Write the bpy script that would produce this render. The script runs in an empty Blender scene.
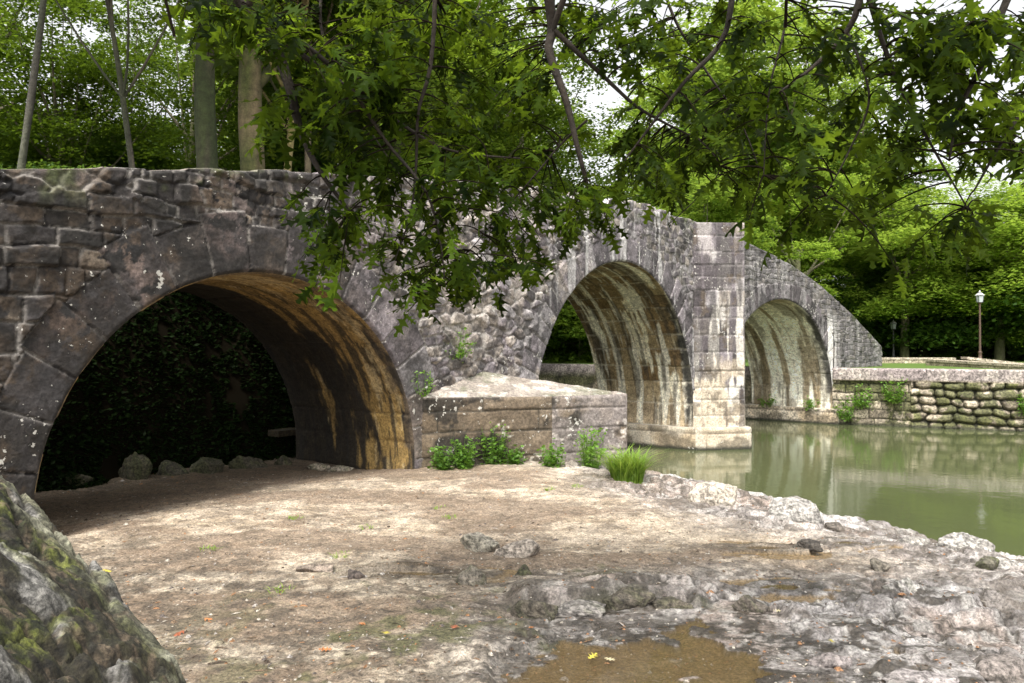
import bpy, math, random
import numpy as np
from mathutils import Vector

# ------------------------------------------------------------------ camera, sky, sun, exposure
scene = bpy.context.scene
C = scene.collection
F = 765.0; HY = 347.0                      # focal length in pixels, horizon row
cam_d = bpy.data.cameras.new('camera'); cam = bpy.data.objects.new('camera', cam_d); C.objects.link(cam)
cam_d.sensor_width = 36.0; cam_d.lens = F*36/1024; cam_d.clip_start = 0.05; cam_d.clip_end = 2000
cam.location = (0, 0, 0); cam.rotation_euler = (math.radians(90)+math.atan((HY-341.5)/F), 0, 0)
scene.camera = cam
world = bpy.data.worlds.new('World'); scene.world = world; world.use_nodes = True
wn = world.node_tree; wn.nodes.clear()
SUN_EL, SUN_AZ = 58.0, 195.0               # degrees; azimuth clockwise from +Y
sky = wn.nodes.new('ShaderNodeTexSky'); sky.sky_type = 'NISHITA'; sky.sun_disc = False
sky.sun_elevation = math.radians(SUN_EL); sky.sun_rotation = math.radians(SUN_AZ)
sky.air_density = 1.0; sky.dust_density = 6.0; sky.ozone_density = 0.6
hsv = wn.nodes.new('ShaderNodeHueSaturation'); hsv.inputs['Saturation'].default_value = 0.10; hsv.inputs['Value'].default_value = 1.65
bg = wn.nodes.new('ShaderNodeBackground'); bg.inputs['Strength'].default_value = 0.15
wo = wn.nodes.new('ShaderNodeOutputWorld')
wn.links.new(sky.outputs[0], hsv.inputs['Color']); wn.links.new(hsv.outputs[0], bg.inputs['Color']); wn.links.new(bg.outputs[0], wo.inputs['Surface'])
sun_d = bpy.data.lights.new('sun', 'SUN'); sun = bpy.data.objects.new('sun', sun_d); C.objects.link(sun)
sun_d.energy = 1.8; sun_d.angle = math.radians(16); sun_d.color = (1.0, 0.93, 0.82)
az, el = math.radians(SUN_AZ), math.radians(SUN_EL)
to_sun = Vector((math.sin(az)*math.cos(el), math.cos(az)*math.cos(el), math.sin(el)))
sun.rotation_euler = to_sun.to_track_quat('Z', 'Y').to_euler()
scene.view_settings.view_transform = 'Standard'; scene.view_settings.look = 'None'
scene.view_settings.exposure = 0.66; scene.view_settings.gamma = 1.0
scene.render.engine = 'CYCLES'
scene.cycles.max_bounces = 8; scene.cycles.transparent_max_bounces = 4
scene.cycles.diffuse_bounces = 3; scene.cycles.glossy_bounces = 3; scene.cycles.transmission_bounces = 4
scene.cycles.use_denoising = True

# ------------------------------------------------------------------ numpy noise and small tools
def sstep(a, b, x):
    t = np.clip((x-a)/(b-a), 0, 1); return t*t*(3-2*t)
def h2(i, j, k=0):
    n = (np.asarray(i).astype(np.int64)*374761393 + np.asarray(j).astype(np.int64)*668265263 + int(k)*2147483647) & 0x7fffffff
    n = ((n ^ (n >> 13))*1274126177) & 0x7fffffff
    n = ((n ^ (n >> 15))*1103515245) & 0x7fffffff
    return ((n ^ (n >> 16)) & 0xffffff)/16777215.0
def vn(x, y, seed=0):
    xi = np.floor(x).astype(np.int64); yi = np.floor(y).astype(np.int64)
    fx = x-xi; fy = y-yi; fx = fx*fx*(3-2*fx); fy = fy*fy*(3-2*fy)
    a = h2(xi, yi, seed); b = h2(xi+1, yi, seed); c = h2(xi, yi+1, seed); d = h2(xi+1, yi+1, seed)
    return (a*(1-fx)+b*fx)*(1-fy)+(c*(1-fx)+d*fx)*fy
def fbm(x, y, sc=1.0, oc=4, seed=0, gain=.5):
    x = np.asarray(x, float)*sc; y = np.asarray(y, float)*sc; s = 0; a = 1; t = 0
    for o in range(oc):
        s = s+a*vn(x+17.3*o, y-9.1*o, seed+o*7); t += a; a *= gain; x = x*2.03; y = y*2.03
    return s/t
def voro(x, y, seed=0, jit=.85):
    xi = np.floor(x).astype(np.int64); yi = np.floor(y).astype(np.int64)
    f1 = np.full(x.shape, 9.0); f2 = f1.copy(); ci = np.zeros(x.shape, np.int64); cj = ci.copy()
    for i in (-1, 0, 1):
        for j in (-1, 0, 1):
            a = xi+i; b = yi+j
            px = a+.5+(h2(a, b, seed)-.5)*jit; py = b+.5+(h2(a, b, seed+5)-.5)*jit
            d = np.hypot(px-x, py-y); n = d < f1
            f2 = np.where(n, f1, np.minimum(f2, d)); ci = np.where(n, a, ci); cj = np.where(n, b, cj); f1 = np.where(n, d, f1)
    return ci, cj, f2-f1, f1
def mix(a, b, t):
    a = np.asarray(a, float); b = np.asarray(b, float); t = np.asarray(t)[..., None]
    return a*(1-t)+b*t
def at(px, py, Y):
    return Vector(((px-512)/F*Y, Y, (HY-py)/F*Y))

def mesh_np(name, V, Fc, mat=None, parent=None, col=None, smooth=True, wet=None):
    me = bpy.data.meshes.new(name)
    V = np.asarray(V, np.float32); Fc = np.asarray(Fc, np.int32)
    k = Fc.shape[1]
    me.vertices.add(len(V)); me.vertices.foreach_set('co', V.ravel())
    me.loops.add(Fc.size); me.loops.foreach_set('vertex_index', Fc.ravel())
    me.polygons.add(len(Fc)); me.polygons.foreach_set('loop_start', np.arange(0, Fc.size, k, dtype=np.int32))
    try: me.polygons.foreach_set('loop_total', np.full(len(Fc), k, np.int32))
    except Exception: pass
    me.polygons.foreach_set('use_smooth', np.full(len(Fc), smooth, bool))
    me.update(calc_edges=True); me.validate()
    if col is not None:
        a = me.attributes.new('Col', 'FLOAT_COLOR', 'POINT')
        c4 = np.ones((len(V), 4), np.float32); c4[:, :3] = np.clip(col, 0, 1); a.data.foreach_set('color', c4.ravel())
    if wet is not None:
        a = me.attributes.new('Wet', 'FLOAT', 'POINT'); a.data.foreach_set('value', np.asarray(wet, np.float32))
    if mat: me.materials.append(mat)
    o = bpy.data.objects.new(name, me); C.objects.link(o)
    if parent: o.parent = parent
    return o
def grid_faces(nu, nv):
    i = np.arange(nu-1)[:, None]; j = np.arange(nv-1)[None, :]
    a = i*nv+j
    return np.stack([a, a+nv, a+nv+1, a+1], -1).reshape(-1, 4)
def tag(o, label=None, cat=None, group=None, kind=None):
    if label: o['label'] = label
    if cat: o['category'] = cat
    if group: o['group'] = group
    if kind: o['kind'] = kind
    return o
def thing(name, label, cat, loc=(0, 0, 0), group=None, rz=0):
    o = bpy.data.objects.new(name, None); C.objects.link(o); o.location = loc; o.rotation_euler.z = rz
    return tag(o, label, cat, group)
class MB:                                             # collects pieces into one mesh
    def __init__(s): s.v = []; s.f = []; s.c = []; s.n = 0
    def add(s, V, Fc, col=None):
        V = np.asarray(V, float); Fc = np.asarray(Fc)
        if Fc.shape[1] == 3: Fc = np.concatenate([Fc, Fc[:, 2:3]], 1)
        s.v.append(V); s.f.append(Fc+s.n); s.n += len(V)
        c = np.ones((len(V), 3))*.5 if col is None else np.broadcast_to(np.asarray(col, float), (len(V), 3))
        s.c.append(c)
    def build(s, name, mat, parent=None, smooth=True):
        Fc = np.concatenate(s.f)
        V = np.concatenate(s.v); c = np.concatenate(s.c)
        tri = Fc[:, 2] == Fc[:, 3]
        if tri.all(): return mesh_np(name, V, Fc[:, :3], mat, parent, c, smooth)
        if tri.any():
            T = Fc[tri]; m = V[T[:, :3]].mean(1)          # turn a triangle into quads would be heavy: split quads instead
            Q = Fc[~tri]; Fc = np.concatenate([T[:, :3], Q[:, [0, 1, 2]], Q[:, [0, 2, 3]]])
            return mesh_np(name, V, Fc, mat, parent, c, smooth)
        return mesh_np(name, V, Fc, mat, parent, c, smooth)
def tube(mb, pts, rad, k=8, col=None, cap=True, rough=0):
    P = np.asarray([tuple(p) for p in pts], float); n = len(P); R = np.broadcast_to(np.asarray(rad, float), (n,))
    T = np.gradient(P, axis=0); T /= np.linalg.norm(T, axis=1)[:, None]+1e-9
    up = np.array([0, 0, 1.]) if abs(T[0, 2]) < .9 else np.array([1., 0, 0])
    u = np.cross(up, T[0]); u /= np.linalg.norm(u)
    V = []
    for i in range(n):
        u = u-T[i]*(u@T[i]); u /= np.linalg.norm(u)+1e-9; w = np.cross(T[i], u)
        a = np.linspace(0, 2*np.pi, k, endpoint=False)
        rr = R[i]*(1+rough*(h2(np.arange(k), np.full(k, i), int(abs(P[0, 0])*100))-.5))
        V.append(P[i]+rr[:, None]*(np.cos(a)[:, None]*u+np.sin(a)[:, None]*w))
    V = np.concatenate(V); i = np.arange(n-1)[:, None]*k; j = np.arange(k)[None, :]; j2 = (j+1) % k
    Fc = np.stack([i+j, i+j2, i+k+j2, i+k+j], -1).reshape(-1, 4)
    mb.add(V, Fc, col)
def box(mb, c, s, rz=0, col=None, taper=1.0):
    x, y, z = s; v = []
    for sz, t in ((-.5, 1), (.5, taper)):
        for a, b in ((-.5, -.5), (.5, -.5), (.5, .5), (-.5, .5)): v.append((a*x*t, b*y*t, sz*z))
    v = np.array(v); cr, sr = math.cos(rz), math.sin(rz)
    v = np.stack([v[:, 0]*cr-v[:, 1]*sr, v[:, 0]*sr+v[:, 1]*cr, v[:, 2]], 1)+np.array(c)
    mb.add(v, [(0, 3, 2, 1), (4, 5, 6, 7), (0, 1, 5, 4), (1, 2, 6, 5), (2, 3, 7, 6), (3, 0, 4, 7)], col)

# ------------------------------------------------------------------ materials
def new_mat(name):
    m = bpy.data.materials.new(name); m.use_nodes = True; n = m.node_tree; n.nodes.clear()
    return m, n
def stone_mat(name, rough=.92, var=.55, scale=9.0, bump=.35, bdist=.012, lichen=0, fine=1.0, fsc=3.0):
    m, n = new_mat(name); N = n.nodes; L = n.links
    out = N.new('ShaderNodeOutputMaterial'); p = N.new('ShaderNodeBsdfPrincipled'); L.new(p.outputs[0], out.inputs[0])
    at_ = N.new('ShaderNodeAttribute'); at_.attribute_name = 'Col'
    tc = N.new('ShaderNodeTexCoord')
    n1 = N.new('ShaderNodeTexNoise'); n1.inputs['Scale'].default_value = scale; n1.inputs['Detail'].default_value = 9; n1.inputs['Roughness'].default_value = .7
    L.new(tc.outputs['Object'], n1.inputs['Vector'])
    mr = N.new('ShaderNodeMapRange'); mr.inputs['From Min'].default_value = .3; mr.inputs['From Max'].default_value = .7
    mr.inputs['To Min'].default_value = 1-var; mr.inputs['To Max'].default_value = 1+var
    L.new(n1.outputs['Fac'], mr.inputs['Value'])
    mx = N.new('ShaderNodeVectorMath'); mx.operation = 'SCALE'
    n4 = N.new('ShaderNodeTexNoise'); n4.inputs['Scale'].default_value = scale*fsc; n4.inputs['Detail'].default_value = 5; n4.inputs['Roughness'].default_value = .72; L.new(tc.outputs['Object'], n4.inputs['Vector'])
    m4 = N.new('ShaderNodeMapRange'); m4.inputs['From Min'].default_value = .40; m4.inputs['From Max'].default_value = .60; m4.inputs['To Min'].default_value = 1-.62*fine; m4.inputs['To Max'].default_value = 1+.45*fine
    L.new(n4.outputs['Fac'], m4.inputs['Value']); mm = N.new('ShaderNodeMath'); mm.operation = 'MULTIPLY'; L.new(mr.outputs[0], mm.inputs[0]); L.new(m4.outputs[0], mm.inputs[1])
    L.new(at_.outputs['Color'], mx.inputs[0]); L.new(mm.outputs[0], mx.inputs['Scale'])
    if lichen:
        a = N.new('ShaderNodeTexNoise'); a.inputs['Scale'].default_value = 13; a.inputs['Detail'].default_value = 3; a.inputs['Roughness'].default_value = .6; L.new(tc.outputs['Object'], a.inputs['Vector'])
        b_ = N.new('ShaderNodeTexNoise'); b_.inputs['Scale'].default_value = 1.3; b_.inputs['Detail'].default_value = 3; L.new(tc.outputs['Object'], b_.inputs['Vector'])
        ad = N.new('ShaderNodeMath'); ad.operation = 'MULTIPLY_ADD'; ad.inputs[1].default_value = .55; L.new(b_.outputs['Fac'], ad.inputs[0]); L.new(a.outputs['Fac'], ad.inputs[2])
        lr = N.new('ShaderNodeMapRange'); lr.inputs['From Min'].default_value = .955; lr.inputs['From Max'].default_value = .985; lr.inputs['To Max'].default_value = lichen; L.new(ad.outputs[0], lr.inputs['Value'])
        lm = N.new('ShaderNodeMix'); lm.data_type = 'RGBA'; lm.inputs[7].default_value = (.52, .50, .45, 1); L.new(lr.outputs[0], lm.inputs[0]); L.new(mx.outputs[0], lm.inputs[6]); L.new(lm.outputs[2], p.inputs['Base Color'])
    else: L.new(mx.outputs[0], p.inputs['Base Color'])
    n2 = N.new('ShaderNodeTexNoise'); n2.inputs['Scale'].default_value = scale*2.0; n2.inputs['Detail'].default_value = 6; n2.inputs['Roughness'].default_value = .65
    L.new(tc.outputs['Object'], n2.inputs['Vector'])
    b = N.new('ShaderNodeBump'); b.inputs['Strength'].default_value = bump; b.inputs['Distance'].default_value = bdist
    L.new(n2.outputs['Fac'], b.inputs['Height']); L.new(b.outputs[0], p.inputs['Normal'])
    w = N.new('ShaderNodeAttribute'); w.attribute_name = 'Wet'
    r2 = N.new('ShaderNodeMapRange'); r2.inputs['To Min'].default_value = rough; r2.inputs['To Max'].default_value = .22
    L.new(w.outputs['Fac'], r2.inputs['Value']); L.new(r2.outputs[0], p.inputs['Roughness'])
    p.inputs['Specular IOR Level'].default_value = .5
    return m
def leaf_mat(name, c1, c2, trans, tmix=.45, gloss=.12, spread=.6):
    m, n = new_mat(name); N = n.nodes; L = n.links
    out = N.new('ShaderNodeOutputMaterial')
    at_ = N.new('ShaderNodeAttribute'); at_.attribute_name = 'Col'      # r = random per leaf
    oi = N.new('ShaderNodeObjectInfo')
    add = N.new('ShaderNodeMath'); add.operation = 'MULTIPLY_ADD'; add.inputs[1].default_value = .45; 
    L.new(oi.outputs['Random'], add.inputs[0])
    sc_ = N.new('ShaderNodeMath'); sc_.operation = 'MULTIPLY'; sc_.inputs[1].default_value = spread; add.inputs[1].default_value = .45 if spread < .9 else 0
    L.new(at_.outputs['Fac'], sc_.inputs[0]); L.new(sc_.outputs[0], add.inputs[2])
    mx = N.new('ShaderNodeMix'); mx.data_type = 'RGBA'; mx.inputs[6].default_value = (*c1, 1); mx.inputs[7].default_value = (*c2, 1)
    L.new(add.outputs[0], mx.inputs[0])
    d = N.new('ShaderNodeBsdfPrincipled'); d.inputs['Roughness'].default_value = .5; d.inputs['Specular IOR Level'].default_value = gloss*3
    L.new(mx.outputs[2], d.inputs['Base Color'])
    t = N.new('ShaderNodeBsdfTranslucent')
    mt = N.new('ShaderNodeMix'); mt.data_type = 'RGBA'; k_ = .55 if spread < .9 else .18; mt.inputs[6].default_value = (trans[0]*k_, trans[1]*k_, trans[2]*k_, 1); mt.inputs[7].default_value = (*trans, 1)
    L.new(add.outputs[0], mt.inputs[0]); L.new(mt.outputs[2], t.inputs['Color'])
    ms = N.new('ShaderNodeMixShader'); ms.inputs[0].default_value = tmix
    L.new(d.outputs[0], ms.inputs[1]); L.new(t.outputs[0], ms.inputs[2]); L.new(ms.outputs[0], out.inputs[0])
    return m
def flat_mat(name, col, rough=.6, metal=0, var=.2, scale=20):
    m, n = new_mat(name); N = n.nodes; L = n.links
    out = N.new('ShaderNodeOutputMaterial'); p = N.new('ShaderNodeBsdfPrincipled'); L.new(p.outputs[0], out.inputs[0])
    n1 = N.new('ShaderNodeTexNoise'); n1.inputs['Scale'].default_value = scale
    cr = N.new('ShaderNodeMix'); cr.data_type = 'RGBA'
    cr.inputs[6].default_value = (*[c*(1-var) for c in col], 1); cr.inputs[7].default_value = (*[min(1, c*(1+var)) for c in col], 1)
    L.new(n1.outputs['Fac'], cr.inputs[0]); L.new(cr.outputs[2], p.inputs['Base Color'])
    p.inputs['Specular IOR Level'].default_value = .5 if rough < .85 else .03; p.inputs['Roughness'].default_value = rough; p.inputs['Metallic'].default_value = metal
    return m
def water_mat(name, col, r=.06, bscale=3.0, bstr=.12, spec=.5, alpha=None):
    m, n = new_mat(name); N = n.nodes; L = n.links
    out = N.new('ShaderNodeOutputMaterial'); p = N.new('ShaderNodeBsdfPrincipled'); L.new(p.outputs[0], out.inputs[0])
    tc = N.new('ShaderNodeTexCoord'); mp = N.new('ShaderNodeMapping'); mp.inputs['Scale'].default_value = (1, 1, 1)
    n1 = N.new('ShaderNodeTexNoise'); n1.inputs['Scale'].default_value = bscale; n1.inputs['Detail'].default_value = 4; n1.inputs['Distortion'].default_value = .4
    L.new(tc.outputs['Object'], mp.inputs[0]); L.new(mp.outputs[0], n1.inputs['Vector'])
    n3 = N.new('ShaderNodeTexNoise'); n3.inputs['Scale'].default_value = .35; n3.inputs['Detail'].default_value = 3; L.new(tc.outputs['Object'], n3.inputs['Vector'])
    cr = N.new('ShaderNodeMix'); cr.data_type = 'RGBA'
    cr.inputs[6].default_value = (*[c*.8 for c in col], 1); cr.inputs[7].default_value = (*[c*1.2 for c in col], 1)
    L.new(n3.outputs['Fac'], cr.inputs[0]); L.new(cr.outputs[2], p.inputs['Base Color'])
    b = N.new('ShaderNodeBump'); b.inputs['Strength'].default_value = bstr; b.inputs['Distance'].default_value = .02
    L.new(n1.outputs['Fac'], b.inputs['Height']); L.new(b.outputs[0], p.inputs['Normal'])
    p.inputs['Roughness'].default_value = r; p.inputs['IOR'].default_value = 1.33; p.inputs['Specular IOR Level'].default_value = spec
    if alpha: p.inputs['Alpha'].default_value = alpha
    return m
M_stone = stone_mat('weathered_stone', lichen=.85, bump=.8, bdist=.02, scale=8, var=.22, fine=.55)
M_vault = stone_mat('vault_stone', bump=.5, fine=.6)
M_far = stone_mat('river_wall_stone', scale=5, bump=.3)
M_rock = stone_mat('limestone_rock', scale=9, bump=1.0, bdist=.03, var=.45)
M_ground = stone_mat('river_sand_and_mud', rough=.85, scale=13, var=.28, bump=1.0, bdist=.03, fine=.75, fsc=3.5)
M_bark = stone_mat('bark', scale=7, bump=.8, bdist=.03, var=.45, fine=.25)
M_twig = flat_mat('twig_bark', (.018, .014, .010), .9)
M_leaf = leaf_mat('tree_leaves', (.040, .10, .014), (.19, .28, .03), (.42, .58, .07), .46, .04)
M_oak = leaf_mat('oak_leaves', (.003, .009, .0015), (.055, .100, .010), (.34, .50, .03), .44, .02, spread=1.0)
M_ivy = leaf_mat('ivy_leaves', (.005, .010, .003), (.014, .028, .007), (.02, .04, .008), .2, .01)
M_dark = leaf_mat('undergrowth_leaves', (.026, .07, .012), (.10, .18, .024), (.24, .38, .04), .38, .05)
M_weed = leaf_mat('weed_leaves', (.06, .15, .02), (.16, .30, .04), (.3, .5, .05), .4)
M_grass = leaf_mat('grass_blades', (.14, .26, .03), (.30, .44, .07), (.45, .6, .08), .4)
M_water = water_mat('river_water', (.074, .086, .038), bstr=.14)
M_puddle = water_mat('puddle_water', (.12, .085, .04), r=.04, bscale=9, bstr=.05, alpha=.5)
M_lawn = flat_mat('lawn_grass', (.10, .155, .04), .9, scale=3, var=.4)
M_soil = flat_mat('dark_soil', (.014, .012, .008), .95, scale=4, var=.5)

# ------------------------------------------------------------------ bridge frame of reference
TH1, TH3 = math.radians(53.4), math.radians(44.0)
D1 = np.array([math.cos(TH1), math.sin(TH1)]); N1 = np.array([-D1[1], D1[0]])
D3 = np.array([math.cos(TH3), math.sin(TH3)]); N3 = np.array([-D3[1], D3[0]])
P0 = np.array([-1.57, 12.5]); SK = 13.34; K = P0+D1*SK; W = 3.2
TM = math.tan((TH1-TH3)/2)
WATER = -2.87
def bpos(S, o):                                      # plan position for path length S and depth o behind the front face
    S = np.asarray(S, float); o = np.asarray(o, float); S, o = np.broadcast_arrays(S, o)
    a = SK-(SK-S)*(1+o*TM/26.0); b = (S-SK)*(1+o*TM/14.0)
    p1 = P0+(a+o*TM*1.0)[..., None]*D1+o[..., None]*N1
    p3 = K+(b-o*TM)[..., None]*D3+o[..., None]*N3
    return np.where((S <= SK)[..., None], p1, p3)
def to_So(x, y):
    q0 = np.asarray(x)-P0[0]; q1 = np.asarray(y)-P0[1]
    return q0*D1[0]+q1*D1[1], q0*N1[0]+q1*N1[1]
ARCH = [(-2.86, 2.83, 2.83, -1.84), (7.24, 3.94, 3.94, -1.90), (17.23, 3.89, 3.51, -1.90)]  # centre S, half span, rise, springing z
SA, SB = -13.0, SK+12.6
_ts = [(-13, .55), (-9, 1.25), (-6, 1.80), (-2.8, 2.37), (2.26, 3.07), (5.97, 3.35), (7.92, 3.5), (11, 3.56), (13.3, 3.5), (13.36, 3.47), (14.91, 3.30), (16.4, 3.09), (17.84, 2.83), (20.22, 2.23), (22.99, 1.25), (24.64, .57), (SB, .02)]
def topz(S):
    S = np.asarray(S, float); z = np.interp(S, [a for a, _ in _ts], [b for _, b in _ts])
    w = sstep(2, 3.5, S)*sstep(10.8, 9.8, S)
    blk = h2(np.floor(S/.34+vn(S*2, S*0, 4)*.5), np.zeros_like(S), 3)
    z = z+w*(.17*(blk-.45)+.06*(fbm(S, S*0, 6, 3, 9)-.5))
    return z+.035*(fbm(S, S*0, 3, 4, 5)-.5)+.025*(h2(np.floor(S/.5), np.zeros_like(S), 8)-.5)

def courses(s, z, ch, cw, seed, warp=.03, zoff=-6.0):
    zz = z+warp*(fbm(s, z, 2.0, 3, seed)-.5)*2; ss = s+warp*(fbm(s, z, 2.5, 3, seed+3)-.5)*2
    nb = int(14/ch); hb = ch*(.75+.5*h2(np.arange(nb), np.zeros(nb), seed)); B = zoff+np.concatenate([[0], np.cumsum(hb)])
    r = np.clip(np.searchsorted(B, zz.ravel(), side='right').reshape(zz.shape)-1, 0, nb-1)
    dz = np.minimum(zz-B[r], B[r+1]-zz)
    w = cw*(.7+.6*h2(r, r*0, seed+11)); x = (ss+37*h2(r, r*0, seed+12))/w
    c = np.floor(x)
    lo = c+.5*(h2(r, c, seed+13)-.5); hi = c+1+.5*(h2(r, c+1, seed+13)-.5)
    shift = np.where(x < lo, -1, np.where(x >= hi, 1, 0)); c = c+shift
    lo = c+.5*(h2(r, c, seed+13)-.5); hi = c+1+.5*(h2(r, c+1, seed+13)-.5)
    dx = np.minimum(x-lo, hi-x)*w
    return r, c, np.minimum(dx, dz)
def rubble(s, z, cs, cz, seed, warp=.08):
    ss = s+warp*(fbm(s, z, 3, 3, seed)-.5)*2; zz = z+warp*.6*(fbm(s, z, 3, 3, seed+2)-.5)*2
    ci, cj, e, f = voro(ss/cs, zz/cz, seed)
    return ci, cj, e*min(cs, cz)*.5
PAL = np.array([(.220, .192, .202), (.140, .120, .125), (.285, .262, .262), (.17, .14, .12), (.31, .27, .235), (.055, .048, .047)])
def pick(r1, r2, w):                                 # palette colour per stone
    cw = np.cumsum(w)/np.sum(w); i = np.searchsorted(cw, r1.ravel()).clip(0, len(PAL)-1).reshape(r1.shape)
    return PAL[i]*(.65+.7*r2)[..., None]

def face_pattern(s, z, zt):
    """relief and stone colour of the bridge's river face"""
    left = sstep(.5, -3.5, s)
    # body: coarse rubble
    big = s < -1.0
    c1 = courses(s, z, .27, .42, 21, .06); c2 = courses(s, z, .15, .22, 51, .10)
    r3 = rubble(s, z, .30, .19, 71, .10)
    zone = fbm(s, z, .55, 2, 33)
    lo = zt-z
    useA = (left > .5) & (lo > .3+1.2*(zone-.5)) & (s < -3.6)
    useB = (~useA) & (((s < 0) & (zone > .54)) | ((zone > .58) & (s < 11)) | ((s > SK)))
    id1 = np.where(useA, c1[0]*131+c1[1], np.where(useB, c2[0]*137+c2[1]+7, r3[0]*139+r3[1]*11+5))
    e = np.where(useA, c1[2], np.where(useB, c2[2], r3[2]))
    ra = h2(id1, id1*0, 91); rb = h2(id1, id1*0+1, 92); rc = h2(id1, id1*0+1, 93)
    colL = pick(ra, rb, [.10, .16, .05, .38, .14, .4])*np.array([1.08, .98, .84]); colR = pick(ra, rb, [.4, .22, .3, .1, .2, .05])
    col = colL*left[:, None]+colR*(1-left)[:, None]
    col = np.where((s > SK)[:, None], mix(col*.95, (.2, .19, .185), np.full(s.shape, .4)), col)
    h = (.045*sstep(0, .028, e)*(.4+rc)+.05*(fbm(s, z, 6, 5, 13, .6)-.5)+.04*(rc-.5))*(1-.55*sstep(4, 7, s))
    mort = sstep(.028, .010, e)*sstep(.38, .52, fbm(s, z, 1.3, 4, 41)+.10)
    # quoins and wedge stones round each arch
    for k, (c, r, b, z0) in enumerate(ARCH):
        ds = s-c; dz = z-z0
        q = np.hypot(ds/r, dz/b); ang = np.arctan2(dz/b, ds/r)
        rm = (r+b)/2; wv = (.50, .33, .36)[k]; nst = int(math.pi*rm/wv)
        aa = ang/math.pi*nst; ja = aa+.0*q; idx = np.floor(ja)
        hi_ = .5*(h2(idx, idx*0, 60+k)-.5)*0
        t_ring = (.72, .66, .62)[k]*(.82+.36*h2(idx, idx*0, 61+k))
        dr = (q-1)*rm
        er = np.minimum(t_ring-dr, np.minimum(ja-idx, idx+1-ja)*(math.pi*(rm+np.maximum(dr, 0))/nst))
        up = (dz > 0) & (dr > -.05) & (dr < t_ring)
        # jambs under the springing line
        row = np.floor((z+6)/.42); tj = .5+.35*h2(row, row*0, 70+k)+(.2 if k == 0 else 0)
        dj = np.abs(ds)-r; ej = np.minimum(tj-dj, np.minimum((z+6)/.42-row, row+1-(z+6)/.42)*.42)
        dn = (dz <= 0) & (dj > -.05) & (dj < tj)
        m = up | dn
        ee = np.where(up, er, ej); ii = np.where(up, idx*3+k*1000, row*5+(ds > 0)*3+k*1000+500)
        va = h2(ii, ii*0, 95); vb = h2(ii, ii*0, 96)
        cl = (pick(va, vb, [.35, .35, .15, .2, .1, .12]) if k == 0 else pick(va, vb, [.55, .3, .25, .05, .05, .05]))
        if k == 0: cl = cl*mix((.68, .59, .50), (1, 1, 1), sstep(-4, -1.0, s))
        hh = .028*sstep(.004, .022, ee)+.03*(vb-.5)+.035*(fbm(s, z, 5, 5, 15, .6)-.5)+.012
        mm = sstep(.026, .012, ee)*sstep(.30, .46, fbm(s, z, 1.8, 3, 43)+.12)
        h = np.where(m, hh, h); mort = np.where(m, mm, mort); col = np.where(m[:, None], cl, col)
        h = h*sstep(0, .035, np.where(dz > 0, dr, dj))if False else np.where((dz > 0) & (dr < .05) & (dr > -.3), h*sstep(-.005, .04, dr), np.where((dz <= 0) & (dj < .05) & (dj > -.3), h*sstep(-.005, .04, dj), h))
    mc = mix((.26, .235, .21), (.46, .43, .39), sstep(-5.5, 1, s)*.7+.3*fbm(s, z, 1, 2, 3))
    
    # black growth, brown earth stains, painted tree shade at the left, pale lichen, white lime runs
    f1 = fbm(s, z, 1.1, 5, 81); f2 = fbm(s, z, 3.0, 4, 82)
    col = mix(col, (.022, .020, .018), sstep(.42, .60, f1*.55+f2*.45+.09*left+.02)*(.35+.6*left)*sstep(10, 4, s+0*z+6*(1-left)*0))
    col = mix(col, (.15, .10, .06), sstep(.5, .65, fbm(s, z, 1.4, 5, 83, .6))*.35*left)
    col = col*(1-.30*left)[:, None]  # left end darkened overall: dark growth plus tree shade put into the stone colour
    mid = sstep(-1.0, 1.0, s)*sstep(6.5, 4, s)
    col = mix(col, (.42, .36, .30), sstep(.48, .66, fbm(s, z, 1.8, 6, 84, .6))*.6*mid)
    col = mix(col, (.04, .036, .036), sstep(.54, .62, fbm(s, z, 3.2, 6, 184, .65))*.75)
    gr = fbm(s, z, 7, 5, 87, .65); col = col*(.45+1.1*gr)[:, None]; col = mix(col, mc*(.8), mort*np.clip(.25+.75*sstep(.40, .58, fbm(s, z, 2.6, 4, 97)), 0, 1)*.68)
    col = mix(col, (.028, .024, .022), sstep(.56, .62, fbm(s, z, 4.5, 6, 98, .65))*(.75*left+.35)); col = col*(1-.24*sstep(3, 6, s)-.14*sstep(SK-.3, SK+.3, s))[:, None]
    st = fbm(s*6, z*.5, 1.0, 4, 88); lowz = sstep(2.2, -1, z)
    col = mix(col, (.50, .48, .46), sstep(.55, .68, st+.05*lowz)*.75*sstep(2.5, 5.5, s)*(1-.75*sstep(SK-.2, SK+.2, s)))
    st2 = fbm(s*7, z*.35, 1.0, 3, 89)
    nearjamb = np.exp(-((s-20.9)/.5)**2)*sstep(1.6, .2, z)
    col = mix(col, (.66, .64, .60), np.clip(sstep(.40, .60, st2)*nearjamb*1.3, 0, .9))
    col = mix(col, (.10, .09, .06), sstep(-1.6, -2.3, z)*sstep(.3, .6, f2)*.5*sstep(1.5, -1, s))
    moss = sstep(.6, .72, fbm(s, z, 2.2, 4, 90))*sstep(.5, 0, lo)
    col = mix(col, (.07, .085, .025), moss*.7)
    return h, col

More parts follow.
